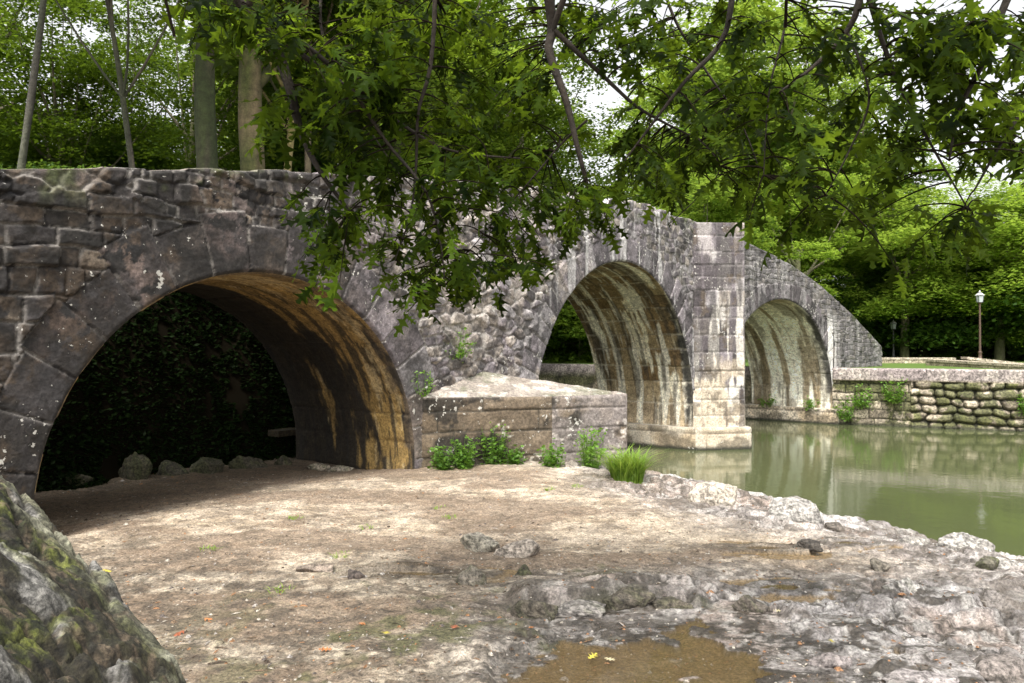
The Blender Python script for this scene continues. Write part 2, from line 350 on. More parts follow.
def build_face():
    Sx = np.concatenate([np.arange(SA, -6.5, .04), np.arange(-6.5, 3, .016), np.arange(3, SB+1e-6, .024)]); nv = 350; zb = -3.4
    v = np.linspace(0, 1, nv); Tz = topz(Sx)
    S = np.repeat(Sx[:, None], nv, 1); Z = zb+(Tz[:, None]-zb)*v[None]
    S = S.ravel(); Z = Z.ravel(); ZT = np.repeat(Tz, nv)
    inside = np.zeros(S.shape, bool); bS = S.copy(); bZ = Z.copy()
    for (c, r, b, z0) in ARCH:
        q = np.hypot((S-c)/r, (Z-z0)/b)
        ia = (Z > z0) & (q < 1); ib = (Z <= z0) & (np.abs(S-c) < r); i = ia | ib
        bS = np.where(ia, c+(S-c)/np.maximum(q, 1e-3), np.where(ib, c+np.sign(S-c)*r, bS)); bZ = np.where(ia, z0+(Z-z0)/np.maximum(q, 1e-3), bZ)
        inside |= i
    Fc = grid_faces(len(Sx), nv); ins = inside[Fc]; Fc = Fc[~ins.all(1)]
    S = np.where(inside, bS, S); Z = np.where(inside, bZ, Z)
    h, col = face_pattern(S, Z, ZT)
    h = np.where(inside, 0, h)*sstep(0, .03, ZT-Z)
    Pp = bpos(S, -h); V = np.stack([Pp[:, 0], Pp[:, 1], Z], 1)
    used = np.zeros(len(V), bool); used[Fc.ravel()] = True; mp = np.cumsum(used)-1
    return V[used], mp[Fc], col[used]
bridge = thing('stone_bridge', 'old humpback stone bridge with three round arches spanning the green river', 'bridge', (0, 0, 0))
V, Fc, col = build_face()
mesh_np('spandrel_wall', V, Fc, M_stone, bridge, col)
# rear face, plainer mesh
def back_face():
    Sx = np.arange(SA, SB, .12); nv = 50; zb = -3.4; Tz = topz(Sx); v = np.linspace(0, 1, nv)
    S = np.repeat(Sx[:, None], nv, 1).ravel(); ZT = np.repeat(Tz, nv); Z = (zb+(Tz[:, None]-zb)*v[None]).ravel()
    ins = np.zeros(S.shape, bool); bS = S.copy(); bZ = Z.copy()
    for (c, r, b, z0) in ARCH:
        q = np.hypot((S-c)/r, (Z-z0)/b); ia = (Z > z0) & (q < 1); ib = (Z <= z0) & (np.abs(S-c) < r)
        bS = np.where(ia, c+(S-c)/np.maximum(q, 1e-3), np.where(ib, c+np.sign(S-c)*r, bS)); bZ = np.where(ia, z0+(Z-z0)/np.maximum(q, 1e-3), bZ); ins |= ia | ib
    Fc = grid_faces(len(Sx), nv); Fc = Fc[~ins[Fc].all(1)][:, ::-1]; S = bS; Z = bZ
    P = bpos(S, W); r3 = rubble(S, Z, .36, .21, 171); col = pick(h2(r3[0], r3[1], 5), h2(r3[0], r3[1], 6), [.3, .3, .2, .2, .1, .1])
    mesh_np('rear_wall', np.stack([P[:, 0], P[:, 1], Z], 1), Fc, M_stone, bridge, col)
back_face()
# walkway and parapets: section lofted along the bridge
def deck():
    Sx = np.arange(SA, SB+1e-6, .048); Tz = topz(Sx)
    sec = [(0, 0), (.06, .012), (.2, .02), (.36, .01), (.42, -.02), (.42, -.85), (1.6, -.80), (W-.42, -.85), (W-.42, -.02), (W-.2, .02), (W, 0)]
    V = []
    for o, dz in sec:
        p = bpos(Sx, np.full(Sx.shape, o)); V.append(np.stack([p[:, 0], p[:, 1], Tz+dz], 1))
    V = np.stack(V, 1).reshape(-1, 3); S = np.repeat(Sx, len(sec)); o = np.tile([q[0] for q in sec], len(Sx))
    r = courses(S, o+20, .5, .5, 5); col = pick(h2(r[0], r[1], 5), h2(r[0], r[1], 6), [.2, .1, .4, .2, .5, 0])*1.15
    col = mix(col, (.07, .085, .03), sstep(.5, .65, fbm(S, o, 1.5, 4, 6))*.6)
    mesh_np('parapet', V, grid_faces(len(Sx), len(sec))[:, ::-1], M_stone, bridge, col)
    p = [bpos(SB, q) for q in (0, W)]; tz = float(topz(np.array([SB]))[0])
    mesh_np('end_wall', [(p[0][0], p[0][1], -3.4), (p[1][0], p[1][1], -3.4), (p[1][0], p[1][1], tz), (p[0][0], p[0][1], tz)], [(0, 1, 2, 3)], M_stone, bridge, np.ones((4, 3))*.2, False)
deck()

def barrel(k):
    c, r, b, z0 = ARCH[k]; st = .03
    zl = -3.4; nl = int((z0-zl)/st); na = int(math.pi*(r+b)/2/st)
    Sl = np.concatenate([np.full(nl, c-r), c-r*np.cos(np.linspace(0, math.pi, na)), np.full(nl, c+r)])
    Zl = np.concatenate([np.linspace(zl, z0, nl, endpoint=False), z0+b*np.sin(np.linspace(0, math.pi, na)), np.linspace(z0, zl, nl+1)[1:]])
    u = np.concatenate([[0], np.cumsum(np.hypot(np.diff(Sl), np.diff(Zl)))]); U = u[-1]
    nw = int(W/st)+1; o = np.linspace(0, W, nw)
    S = np.repeat(Sl, nw); Z = np.repeat(Zl, nw); O = np.tile(o, len(Sl)); A = np.repeat(u, nw)
    fromr = U-A                                        # arc length up from the right-hand foot
    low = np.minimum(A, fromr)
    cr = courses(O, low, (.46, .60, .6)[k], (1.0, 1.15, 1.3)[k], 201+k*9, .015, zoff=-.2)
    ra, rb = h2(cr[0], cr[1], 5+k), h2(cr[0], cr[1], 6+k); e = cr[2]
    f1 = fbm(O, A, 1.0, 5, 300+k); f2 = fbm(O, A, 5, 4, 310+k)
    run = fbm(O*4.0, A*.45, 1.0, 4, 320+k); run2 = fbm(O*8, A*.6, 1.0, 4, 330+k)
    if k == 0:
        base = mix((.34, .225, .075), (.22, .145, .055), ra*.6)
        col = base*(.7+.6*f2)[:, None]
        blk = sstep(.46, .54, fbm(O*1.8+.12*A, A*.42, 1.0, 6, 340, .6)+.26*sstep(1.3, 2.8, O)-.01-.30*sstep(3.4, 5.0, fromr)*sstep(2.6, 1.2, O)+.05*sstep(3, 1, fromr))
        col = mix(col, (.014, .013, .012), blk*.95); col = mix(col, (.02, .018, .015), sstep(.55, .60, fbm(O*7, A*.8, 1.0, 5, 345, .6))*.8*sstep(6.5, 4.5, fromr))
        col = mix(col, (.52, .42, .24), sstep(.58, .64, fbm(O*5, A*1.2, 1.0, 5, 346, .6))*.5*(1-blk))
        col = mix(col, (.10, .075, .05), sstep(.45, .1, O)*sstep(.35, .6, f2)*.8)
    elif k == 1:
        base = mix((.14, .085, .035), (.34, .26, .15), ra)
        lowf = sstep(2.6, 1.2, fromr)
        base = mix(base, (.46, .37, .25), lowf*.65)
        col = base*(.65+.7*f2)[:, None]
        col = mix(col, (.03, .025, .02), sstep(.5, .68, f1)*.6*(1-lowf))
        col = mix(col, (.72, .66, .52), sstep(.54, .60, run+.10*(f2-.5))*.85)
        col = mix(col, (.74, .70, .60), sstep(.56, .62, run2+.1*(f2-.5))*.7)
        col = mix(col, (.05, .04, .03), sstep(.55, .62, fbm(O*5+9, A*.5, 1.0, 4, 350))*.7)
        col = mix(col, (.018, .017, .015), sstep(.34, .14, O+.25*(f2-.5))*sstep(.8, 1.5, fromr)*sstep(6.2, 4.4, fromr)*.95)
        col = mix(col, (.55, .50, .40), sstep(.035, .012, e)*.4*sstep(.4, .5, f1+.08))
    else:
        base = mix((.26, .20, .12), (.46, .40, .30), ra*.6)
        col = base*(.7+.6*f2)[:, None]
        col = mix(col, (.86, .82, .70), sstep(.40, .54, run)*.9*sstep(7.5, 5.0, fromr))
        col = mix(col, (.09, .07, .04), sstep(.54, .64, fbm(O*3, A*.8, 1, 5, 360))*.6)
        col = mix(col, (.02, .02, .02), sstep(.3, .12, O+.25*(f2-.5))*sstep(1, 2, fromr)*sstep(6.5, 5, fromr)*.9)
    col = mix(col, (.03, .025, .02), sstep(.014, .004, e)*.4*sstep(.4, .55, f2))
    col = col*(.7+.6*fbm(O, A, 7, 5, 370+k, .65))[:, None]*(1.25 if k else 1.0)
    h = .018*sstep(0, .03, e)+.02*(rb-.5)+.02*(f2-.5); h = h*sstep(0, .04, O)
    # displacement towards the arch axis
    nS = np.where(Z > z0, (S-c)/r, np.sign(S-c)); nZ = np.where(Z > z0, (Z-z0)/b, 0.0); L = np.hypot(nS, nZ)+1e-9
    S2 = S-h*nS/L; Z2 = Z-h*nZ/L
    P = bpos(S2, O); V = np.stack([P[:, 0], P[:, 1], Z2], 1)
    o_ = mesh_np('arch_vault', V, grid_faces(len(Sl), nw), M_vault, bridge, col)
    o_['label'] = ('golden stained underside of the near arch', 'brown and white streaked underside of the middle arch', 'pale lime washed underside of the far arch')[k]
for k in range(3): barrel(k)

def panel(mb, A, B, z0, z1, pat, st=.03, edge=.04, outn=None):
    """vertical wall face from plan point A to B, seen from its right-hand side; pat(s,z)->(h,col)"""
    A = np.array(A, float); B = np.array(B, float); L = np.linalg.norm(B-A); d = (B-A)/L; n = np.array([d[1], -d[0]])
    nu = max(2, int(L/st)+1); nv = max(2, int((max(z1) if isinstance(z1, (tuple, list)) else z1)-z0 and ((max(z1) if isinstance(z1, (tuple, list)) else z1)-z0)/st)+1)
    s = np.linspace(0, L, nu); za, zb_ = z1 if isinstance(z1, (tuple, list)) else (z1, z1)
    ztop = za+(zb_-za)*s/L; v = np.linspace(0, 1, nv)
    S = np.repeat(s, nv); ZT = np.repeat(ztop, nv); Z = z0+(ZT-z0)*np.tile(v, nu)
    h, col = pat(S, Z); h = h*sstep(0, edge, S)*sstep(0, edge, L-S)*sstep(0, edge, ZT-Z)
    P = A+S[:, None]*d+h[:, None]*n
    mb.add(np.stack([P[:, 0], P[:, 1], Z], 1), grid_faces(nu, nv), col)
def poly_top(mb, pts, col, z=None, st=None):
    V = [tuple(p) for p in pts]; m = np.mean(np.array(V), 0); V.append(tuple(m)); n = len(pts)
    mb.add(V, [(i, (i+1) % n, n) for i in range(n)], col)

def p_cut(s, z):
    c = courses(s, z, .44, .52, 401, .012); ra, rb = h2(c[0], c[1], 1), h2(c[0], c[1], 2); e = c[2]
    f = fbm(s, z, 5, 4, 402); col = pick(ra, rb, [.5, .25, .3, .15, .1, .12])*(.7+.6*f)[:, None]*1.05
    mort = sstep(.03, .008, e)*sstep(.35, .5, fbm(s, z, 2, 3, 403)+.1)
    run = fbm(s*5, z*.6, 1, 4, 404); low = sstep(1.6, .2, z)
    col = mix(col, (.80, .75, .66), sstep(.46, .53, run+.11*low)*(.22+.72*low))
    col = mix(col, (.60, .50, .37), sstep(.5, -1.0, z+.8*(f-.5))*sstep(.34, .46, fbm(s, z, 1.6, 4, 405))*.85)
    col = mix(col, (.05, .043, .043), sstep(.53, .60, fbm(s*3, z*.5, 1, 5, 406))*.7)
    col = mix(col*.88, (.38, .35, .33), mort*.25)
    col = mix(col, (.09, .075, .08), sstep(.50, .62, fbm(s, z, 1.4, 5, 407, .6))*sstep(-1.2, .8, z)*.6); col = mix(col, (.10, .075, .05), sstep(.58, .64, fbm(s, z, 3, 5, 408, .6))*.6)
    return .03*sstep(0, .03, e)+.03*(rb-.5)+.02*(f-.5), col
TIP = (6.60, 21.7); FT = tuple(P0+D1*11.14); KT = tuple(P0+D1*13.36)
mb = MB(); panel(mb, FT, TIP, -3.4, (3.50, 3.53), p_cut); panel(mb, TIP, KT, -3.4, (3.53, 3.45), p_cut, st=.06)
poly_top(mb, [(*FT, 3.50), (*TIP, 3.53), (*KT, 3.45)], (.3, .27, .25))
mb.build('cutwater', M_stone, bridge)
def p_foot(s, z):
    c = courses(s, z, .9, 1.5, 411, .01, zoff=-5.0); e = c[2]; ra, rb = h2(c[0], c[1], 1), h2(c[0], c[1], 2); f = fbm(s, z, 4, 4, 412)
    col = mix((.44, .35, .24), (.52, .44, .33), ra)*(.6+.8*f)[:, None]
    col = mix(col, (.60, .55, .46), sstep(.55, .68, fbm(s*2, z, 1, 4, 413))*.5); col = mix(col, (.12, .10, .07), sstep(.55, .66, fbm(s, z, 2.2, 4, 414))*.7)
    col = mix(col, (.03, .03, .02), sstep(-2.70, -2.82, z+.05*f)); col = mix(col, (.05, .04, .03), sstep(.02, .005, e)*.6)
    return .03*sstep(0, .03, e)+.03*(f-.5), col
def prism(mb, pts, z0, z1, pat, st=.04, topcol=(.4, .36, .3)):
    n = len(pts)
    for i in range(n): panel(mb, pts[i], pts[(i+1) % n], z0, z1, pat, st)
    poly_top(mb, [(p[0], p[1], z1) for p in pts], topcol)
q = lambda S, o: tuple(P0+D1*S+N1*o)
mb = MB(); prism(mb, [q(11.02, 3.4), q(11.02, -.12), (6.72, 21.52), q(13.6, -.1), q(13.6, 3.4)], -3.5, -2.25, p_foot)
mb.build('pier_footing', M_stone, bridge)
mb = MB(); prism(mb, [(12.05, 28.3), (12.4, 28.9), (10.1, 31.4), (9.3, 30.75)], -3.5, -2.30, p_foot, .06)
mb.build('abutment_footing', M_far, bridge)
# low broken cutwater in front of the first pier
def p_plat(s, z):
    c = courses(s, z, .42, 1.25, 421, .02, zoff=-.84-.40*10); e = c[2]; ra, rb = h2(c[0], c[1], 1), h2(c[0], c[1], 2); f = fbm(s, z, 5, 4, 422)
    col = mix((.11, .08, .05), (.16, .125, .088), ra)*(.5+1.0*f)[:, None]
    d = .04+fbm(s, z, 1.8, 5, 423, .6)+.22*sstep(1.5, 0, s)*sstep(-1.3, -.9, z)
    col = mix(col, (.018, .016, .013), sstep(.50, .58, d)*.85)
    col = mix(col, (.52, .48, .42), sstep(.63, .66, fbm(s, z, 12, 2, 424)*.5+fbm(s, z, 1.4, 2, 425)*.5)*.8)
    col = mix(col, (.36, .31, .27), sstep(.04, .0, -.84-z+.03*f)*.6)
    col = mix(col, (.10, .09, .06), sstep(-1.7, -2.1, z)*.5); col = mix(col, (.02, .02, .015), sstep(.02, .006, e)*.7)
    return .02*sstep(0, .03, e)+.02*(rb-.5)+.05*(f-.5)+.05*(fbm(s, z, 1.8, 3, 429)-.5), col
def p_plat2(s, z):
    h, c = p_plat(s+3, z); c = mix(c, (.30, .26, .24), sstep(.3, .6, fbm(s, z, 2, 4, 430))*.65); return h, c
pA, pB, pC = (-1.52, 12.56), (.69, 13.18), (2.06, 13.70); pD = q(3.28, -.02); pE = q(1.69, -.01)
mb = MB(); panel(mb, pA, pB, -2.6, (-.83, -.85), p_plat, .02, .05); panel(mb, pB, pC, -3.2, (-.85, -.84), p_plat2, .02, .05); panel(mb, pC, pD, -3.2, (-.84, -.82), p_plat2, .05)
def tri_top(mb, a, b, c, n=60):
    a, b, c = map(np.array, (a, b, c)); i, j = np.meshgrid(np.arange(n+1), np.arange(n+1), indexing='ij'); u = i/n; v = j/n
    P = a+(b-a)*u[..., None]*(1-v)[..., None]+(c-a)*v[..., None]; P = P.reshape(-1, 3)
    x, y = P[:, 0], P[:, 1]; ci, cj, e, f = voro(x/.42, y/.5, 44); rr = h2(ci, cj, 3)
    ed = np.minimum(np.minimum(u, 1-v), np.minimum(v, 1-u)).ravel()
    hh = (.014*sstep(0, .05, e)*(.5+rr)+.03*(fbm(x, y, 2, 4, 45)-.5))
    edge = sstep(0, .06, np.minimum(v.ravel(), 1.0)) if True else ed
    P[:, 2] += hh*sstep(0, .05, u.ravel()*(1-v.ravel()))*0+hh*edge
    col = mix((.24, .205, .17), (.33, .29, .25), rr)*(.45+1.1*fbm(x, y, 6, 5, 46, .6))[:, None]
    col = mix(col, (.2, .17, .15), sstep(.05, .01, e)*.6); col = mix(col, (.52, .49, .45), sstep(.6, .66, fbm(x, y, 7, 3, 47))*.6)
    col = mix(col, (.06, .08, .03), sstep(.55, .68, fbm(x, y, 2.5, 3, 48)+.2*v.ravel()**3)*.5)
    mb.add(P, grid_faces(n+1, n+1), col)
E3 = (*pE, -.45)
tri_top(mb, (*pA, -.83), (*pB, -.85), E3); tri_top(mb, (*pB, -.85), (*pC, -.84), E3); tri_top(mb, (*pC, -.84), (*pD, -.82), E3, 24)
o_ = mb.build('low_cutwater', M_stone, bridge); o_['label'] = 'low broken pier buttress with a sloping pyramid top'
mb = MB(); prism(mb, [(-1.62, 12.58), (-1.36, 12.66), (-1.42, 12.95), (-1.7, 12.85)], -1.5, -1.22, p_plat, .03); mb.build('corner_block', M_stone, bridge)

# ------------------------------------------------------------------ ground
SH = np.array([(1.2, 16.4), (2.3, 14.9), (2.75, 14.2), (3.37, 13.5), (3.98, 11.9), (4.7, 10.7), (5.55, 9.95), (6.15, 9.1), (8, 7.9), (12, 6), (30, 0), (60, -30)])
def shore(x, y):                                      # signed distance to the waterline, positive on land
    best = np.full(x.shape, 1e9); sg = np.ones(x.shape)
    for a, b in zip(SH[:-1], SH[1:]):
        d = b-a; t = np.clip(((x-a[0])*d[0]+(y-a[1])*d[1])/(d@d), 0, 1); dx = x-a[0]-t*d[0]; dy = y-a[1]-t*d[1]
        D = np.hypot(dx, dy); s = np.sign(d[0]*dy-d[1]*dx); n = D < best; best = np.where(n, D, best); sg = np.where(n, -s, sg)
    return best*sg
PUD = [(1.12, 5.02, .85, .62, -2.085, .04), (2.55, 7.9, .30, .10, -2.07, .035), (2.25, 6.6, .22, .09, -2.07, .035), (3.55, 8.3, .25, .08, -2.13, .035), (-.95, 6.9, .5, .09, -2.05, .025)]
def ground_z(x, y, fine=True):
    d = shore(x, y); d = d+.5*(fbm(x, y, .9, 3, 501)-.5)
    rocky = sstep(3.6, 1.4, d+1.2*(fbm(x, y, .8, 3, 502)-.5))*sstep(16, 12.5, y+0*x)
    rocky = np.maximum(rocky, sstep(7.2, 5.6, y-.25*x)*sstep(-.8, .8, x)*.9)
    base = -2.03-.30*sstep(2.6, 0, d)-.02*np.clip(x, 0, 8)+.05*sstep(9, 12, y)
    S, o = to_So(x, y)
    base = base-.12*sstep(-.5, 1.5, o)
    z = base+.10*(fbm(x, y, .7, 3, 503)-.5)+.05*(fbm(x, y*1.5, 2.2, 3, 504)-.5)
    if fine:
        z = z+.030*(fbm(x, y, 7, 4, 505)-.5)*(.6+1.2*rocky)
        rid = 1-np.abs(2*fbm(x*1.0, y*1.7, 1.6, 4, 506)-1); z = z+rocky*.05*(sstep(.72, .98, rid)-.3)
        t = fbm(x*.8+.3*y, y*1.6, 1.1, 3, 507)*5; led = np.floor(t)+sstep(.42, .58, t-np.floor(t)); z = z+rocky*.065*(led-2.5)
        crk = sstep(.94, .985, 1-np.abs(2*fbm(x, y*1.5, 1.7, 5, 530)-1)); z = z-.05*crk*rocky
        z = z+rocky*.050*(fbm(x, y*1.3, 9, 6, 508, .68)-.5)+.022*(fbm(x, y, 24, 3, 509)-.5)
        # long low ledge in the foreground
        lx = x-.66; ly = y-(6.12+.10*np.sin(lx*3.1)+.25*(fbm(x, y, 1.5, 3, 510)-.5))
        z = z+.11*sstep(-.015, .05, ly)*sstep(.9, .1, ly)*sstep(-.75, -.5, lx)*sstep(1.3, .7, lx)
    for (px_, py_, a, b, zl, dp) in PUD:
        qd = np.hypot((x-px_)/a, (y-py_)/b)+2.0*(fbm(x, y, 2.4, 5, 511)-.5)
        w = sstep(1.35, .85, qd); z = z*(1-w)+(zl-dp*(.5+2.6*(fbm(x, y, 4.5, 5, 512)-.40)))*w
        rim = sstep(1.9, 1.25, qd)*(1-w); z = np.where(rim > 0, np.maximum(z, zl+.005+.012*sstep(1.15, 1.4, qd)), z)
    drop = sstep(.0, -.8, d); z = z*(1-drop)+(-3.7)*drop
    return z, d, rocky
def axis(a, b, st, far, g=1.16):
    c = list(np.arange(a, b, st)); s = st; p = a; lo = []
    while p > -far: s *= g; p -= s; lo.append(p)
    s = st; p = c[-1]; hi = []
    while p < far: s *= g; p += s; hi.append(p)
    return np.array(lo[::-1]+c+hi)
def build_ground():
    xs = axis(-6.5, 8.5, .021, 90); 
    ys = []; y = 3.6
    while y < 16: ys.append(y); y += max(.009, .0019*y)
    ys = np.array(ys); s = .01; p = ys[0]; lo = []
    while p > -90: s *= 1.2; p -= s; lo.append(p)
    s = .03; p = ys[-1]; hi = []
    while p < 24: s *= 1.2; p += s; hi.append(p)
    ys = np.concatenate([lo[::-1], ys, hi])
    X, Y = np.meshgrid(xs, ys, indexing='ij'); x = X.ravel(); y = Y.ravel()
    z, d, rocky = ground_z(x, y)
    S, o = to_So(x, y); cut = sstep(W+.4, W+1.2, o); z = z*(1-cut)+(-4.0)*cut
    # colours
    f1 = fbm(x, y, .55, 4, 520); f2 = fbm(x, y, 2.4, 5, 521); f3 = fbm(x, y, 9, 4, 522)
    col = mix((.36, .285, .20), (.53, .44, .335), sstep(.3,.65,f2*.5+f3*.5))
    near = sstep(8.6, 6.4, y+1.2*(f1-.5)+.0*x)
    col = mix(col, mix((.21, .165, .12), (.40, .34, .26), sstep(.35, .65, f3)), near*.8)
    col = mix(col, (.10, .07, .045), sstep(.53, .60, fbm(x, y*1.4, 3.4, 6, 532, .65))*(.45+.25*near)*(1-rocky))
    col = mix(col, (.22, .16, .11), sstep(.50, .60, fbm(x*.7, y*1.5, .9, 5, 523))*.75)
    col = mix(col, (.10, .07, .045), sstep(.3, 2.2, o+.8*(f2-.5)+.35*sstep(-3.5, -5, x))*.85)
    rock = mix((.22, .20, .19), (.45, .42, .405), sstep(.35, .65, f3*.5+f2*.5))
    col = mix(col, rock, np.clip(rocky*1.1, 0, 1)*.92)
    pink = sstep(.6, .7, fbm(x, y, 1.2, 3, 524))*rocky; col = mix(col, (.40, .29, .22), pink*.45)
    col = mix(col, (.06, .05, .038), sstep(.50, .60, fbm(x, y*1.4, 5, 6, 525, .6))*(.30+.42*rocky+.25*near))
    col = mix(col, (.07, .055, .04), sstep(.58, .64, fbm(x, y, 14, 4, 526))*.6*np.clip(rocky+near*.6, 0, 1))
    col = mix(col, (.60, .57, .53), sstep(.58, .66, fbm(x, y, 10, 4, 527))*.5*rocky)
    crk = sstep(.955, .985, 1-np.abs(2*fbm(x, y*1.5, 1.7, 5, 530)-1))*np.clip(rocky+.3*near, 0, 1); col = mix(col, (.045, .038, .03), crk*.85)
    ms = sstep(.58, .66, fbm(x, y, 1.3, 5, 528))*sstep(1.6, .4, x)*sstep(-3, -1, x)*sstep(8.5, 6.8, y)
    col = mix(col, (.10, .10, .04), ms*sstep(.42, .58, fbm(x, y, 7, 5, 531))*.75)
    lx = x-.66; ly = y-(6.12+.10*np.sin(lx*3.1)); led = sstep(-.16, -.05, ly)*sstep(.06, .0, ly)*sstep(-.8, -.6, lx)*sstep(1.2, .8, lx)
    col = mix(col, (.05, .05, .022), led*.75*sstep(.35, .55, f2+.05))
    g2 = fbm(x, y*1.2, 26, 3, 533); col = col*(.6+.8*g2)[:, None]
    col = mix(col, mix((.10, .085, .07), (.16, .13, .10), f3), sstep(.52, .60, fbm(x*.8, y*1.6, 1.5, 6, 534, .6))*rocky*.7)
    wet = np.clip(rocky*sstep(.30, .5, fbm(x, y, 1.5, 4, 529))*1.0+near*.25*sstep(.5, .6, f2), 0, 1)
    for (px_, py_, a, b, zl, dp) in PUD:
        qd = np.hypot((x-px_)/(a+.15), (y-py_)/(b+.12))+.3*(f2-.5); w = sstep(1.5, 1.0, qd)
        col = mix(col, col*.55, w*.8); wet = np.maximum(wet, w)
        col = mix(col, (.22, .15, .07), sstep(zl+.004, zl-.01, z)*(qd < 1.6)*.9)
    col = mix(col, (.5, .49, .46), sstep(.4, .1, d)*sstep(.45, .6, f2)*sstep(-.3, -.05, d)*.6)
    col = mix(col, (.06, .06, .035), sstep(WATER+.14, WATER+.02, z))
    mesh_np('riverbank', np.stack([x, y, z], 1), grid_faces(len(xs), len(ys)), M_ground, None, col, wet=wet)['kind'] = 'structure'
build_ground()
def gz(x, y): return float(ground_z(np.array([float(x)]), np.array([float(y)]))[0][0])
for i, (px_, py_, a, b, zl, dp) in enumerate(PUD):
    n = 40; an = np.linspace(0, 2*np.pi, n, endpoint=False)
    V = np.stack([px_+np.cos(an)*a*1.5, py_+np.sin(an)*b*1.5, np.full(n, zl)], 1); V = np.vstack([V, [(px_, py_, zl)]])
    o = mesh_np('puddle', V, [(i_, (i_+1) % n, n) for i_ in range(n)], M_puddle); o['kind'] = 'structure'
o = mesh_np('river_water', [(-250, -120, WATER), (250, -120, WATER), (250, 320, WATER), (-250, 320, WATER)], [(0, 1, 2, 3)], M_water); o['kind'] = 'structure'
o = mesh_np('riverbed', [(-900, -900, -4.3), (900, -900, -4.3), (900, 900, -4.3), (-900, 900, -4.3)], [(0, 1, 2, 3)], M_soil); o['kind'] = 'structure'

# wooded bank behind the near arch
def hillside():
    S = np.concatenate([-np.geomspace(1, 120, 40)[::-1]-12, np.linspace(-13, 4.2, 150)]); O = np.concatenate([np.linspace(W-.0, W+2.5, 40), np.geomspace(W+2.7, 160, 50)])
    X, Y = np.meshgrid(S, O, indexing='ij'); s = X.ravel(); o = Y.ravel(); P = P0+s[:, None]*D1+o[:, None]*N1
    n = fbm(s, o, 1.1, 5, 601)
    z = -2.4+3.4*sstep(.10, 1.5, (o-W)+.5*(n-.5))+.9*sstep(3, 25, o)+.35*(n-.5)+.1*(fbm(s, o, 4, 3, 602)-.5)
    k = sstep(3.9, 2.9, s+.6*(n-.5)); z = z*k-4.0*(1-k)
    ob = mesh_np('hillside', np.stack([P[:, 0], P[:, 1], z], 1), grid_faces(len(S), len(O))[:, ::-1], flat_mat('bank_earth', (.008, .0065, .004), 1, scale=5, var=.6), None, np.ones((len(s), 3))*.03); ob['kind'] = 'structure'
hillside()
def hill_z(s, o):
    n = fbm(s, o, 1.1, 5, 601); z = -2.4+3.4*sstep(.10, 1.5, (o-W)+.5*(n-.5))+.9*sstep(3, 25, o)+.35*(n-.5)
    return z

# far bank: lawn with river walls
LAWN = [(12.0, 28.75), (17.4, 26.12), (60, 5.6), (400, 5), (400, 400), (-300, 400), (-300, 262), (-60, 83.5), (9.7, 31.4)]
mb = MB(); c0 = (60, 60, -.8); V = [(*p, -.8) for p in LAWN]+[c0]; n = len(LAWN)
mb.add(V, [(i, (i+1) % n, n) for i in range(n)]); o = mb.build('lawn', M_lawn, None, False); o['kind'] = 'structure'
def boulders(s, z, ch, cw, seed):
    zz = z+.10*(fbm(s, z, 1.6, 3, seed)-.5)*2; ss = s+.12*(fbm(s, z, 1.8, 3, seed+3)-.5)*2
    r = np.floor(zz/ch); fz = zz/ch-r; w = cw*(.75+.5*h2(r, r*0, seed+11)); x = (ss+37*h2(r, r*0, seed+12))/w; c = np.floor(x)
    jit = lambda q: q+.6*(h2(r, q, seed+13)-.5)
    c = c+np.where(x < jit(c), -1, np.where(x >= jit(c+1), 1, 0)); lo = jit(c); hi = jit(c+1); fx = (x-lo)/(hi-lo)
    asp = (hi-lo)*w/ch; a = np.abs(2*fx-1); b = np.abs(2*fz-1); a = np.clip(1-(1-a)*asp, 0, 1)
    return r, c, 1-(a**2.6+b**2.6)**(1/2.6)
def p_quay(dressed):
    def f(s, z):
        fl = fbm(s, z, 3, 4, 700)
        co = z > -1.24
        c = courses(s, z, .62, 2.1, 701, .004, zoff=-1.42-.0)
        cx = np.floor(s/1.55+.3*0); ecx = np.minimum(s/1.55-cx, cx+1-s/1.55)*1.55
        colc = mix((.20, .165, .16), (.28, .24, .22), h2(cx, cx*0, 5))*(.6+.8*fbm(s, z, 6, 4, 702))[:, None]
        colc = mix(colc, (.45, .40, .34), sstep(.55, .65, fl)*.5)
        colc = mix(colc, (.05, .04, .04), sstep(.02, .0, ecx)*.7); colc = mix(colc, (.16, .13, .06), sstep(-1.14, -1.24, z)*.6)
        hc = .05+.012*(fl-.5)+.01*sstep(0, .02, ecx)
        dd = s < dressed
        k1 = courses(s, z, .30, .55, 703, .05); vx = boulders(s+.25*(fbm(s, z, .9, 2, 730)-.5), z+.16*(fbm(s, z, .8, 2, 731)-.5), .30, .60, 706)
        ra = np.where(dd, h2(k1[0], k1[1], 7), h2(vx[0], vx[1], 7)); e = np.where(dd, k1[2], np.clip(vx[2], 0, 1)*.3)
        cs = mix((.17, .14, .10), (.42, .36, .27), ra)*(.4+1.2*fbm(s, z, 4, 5, 707))[:, None]
        moss = sstep(.47, .55, fbm(s, z, 2.0, 5, 708, .6)+.10*sstep(-2.0, -1.5, z))
        cs = mix(cs, mix((.035, .045, .012), (.10, .11, .022), fl), moss*.8)
        gap = sstep(.06, .015, e)
        cs = mix(cs, (.022, .022, .012), np.where(dd, sstep(.02, .006, e), gap)*.92)
        hs = np.where(dd, .05*sstep(0, .05, e), .20*np.clip(e/.16, 0, 1)**.6)+.03*(fl-.5)
        cs = mix(cs, (.05, .05, .03), sstep(-2.72, -2.85, z))
        return np.where(co, hc+.06, hs-.05), np.where(co[:, None], colc, cs)
    return f
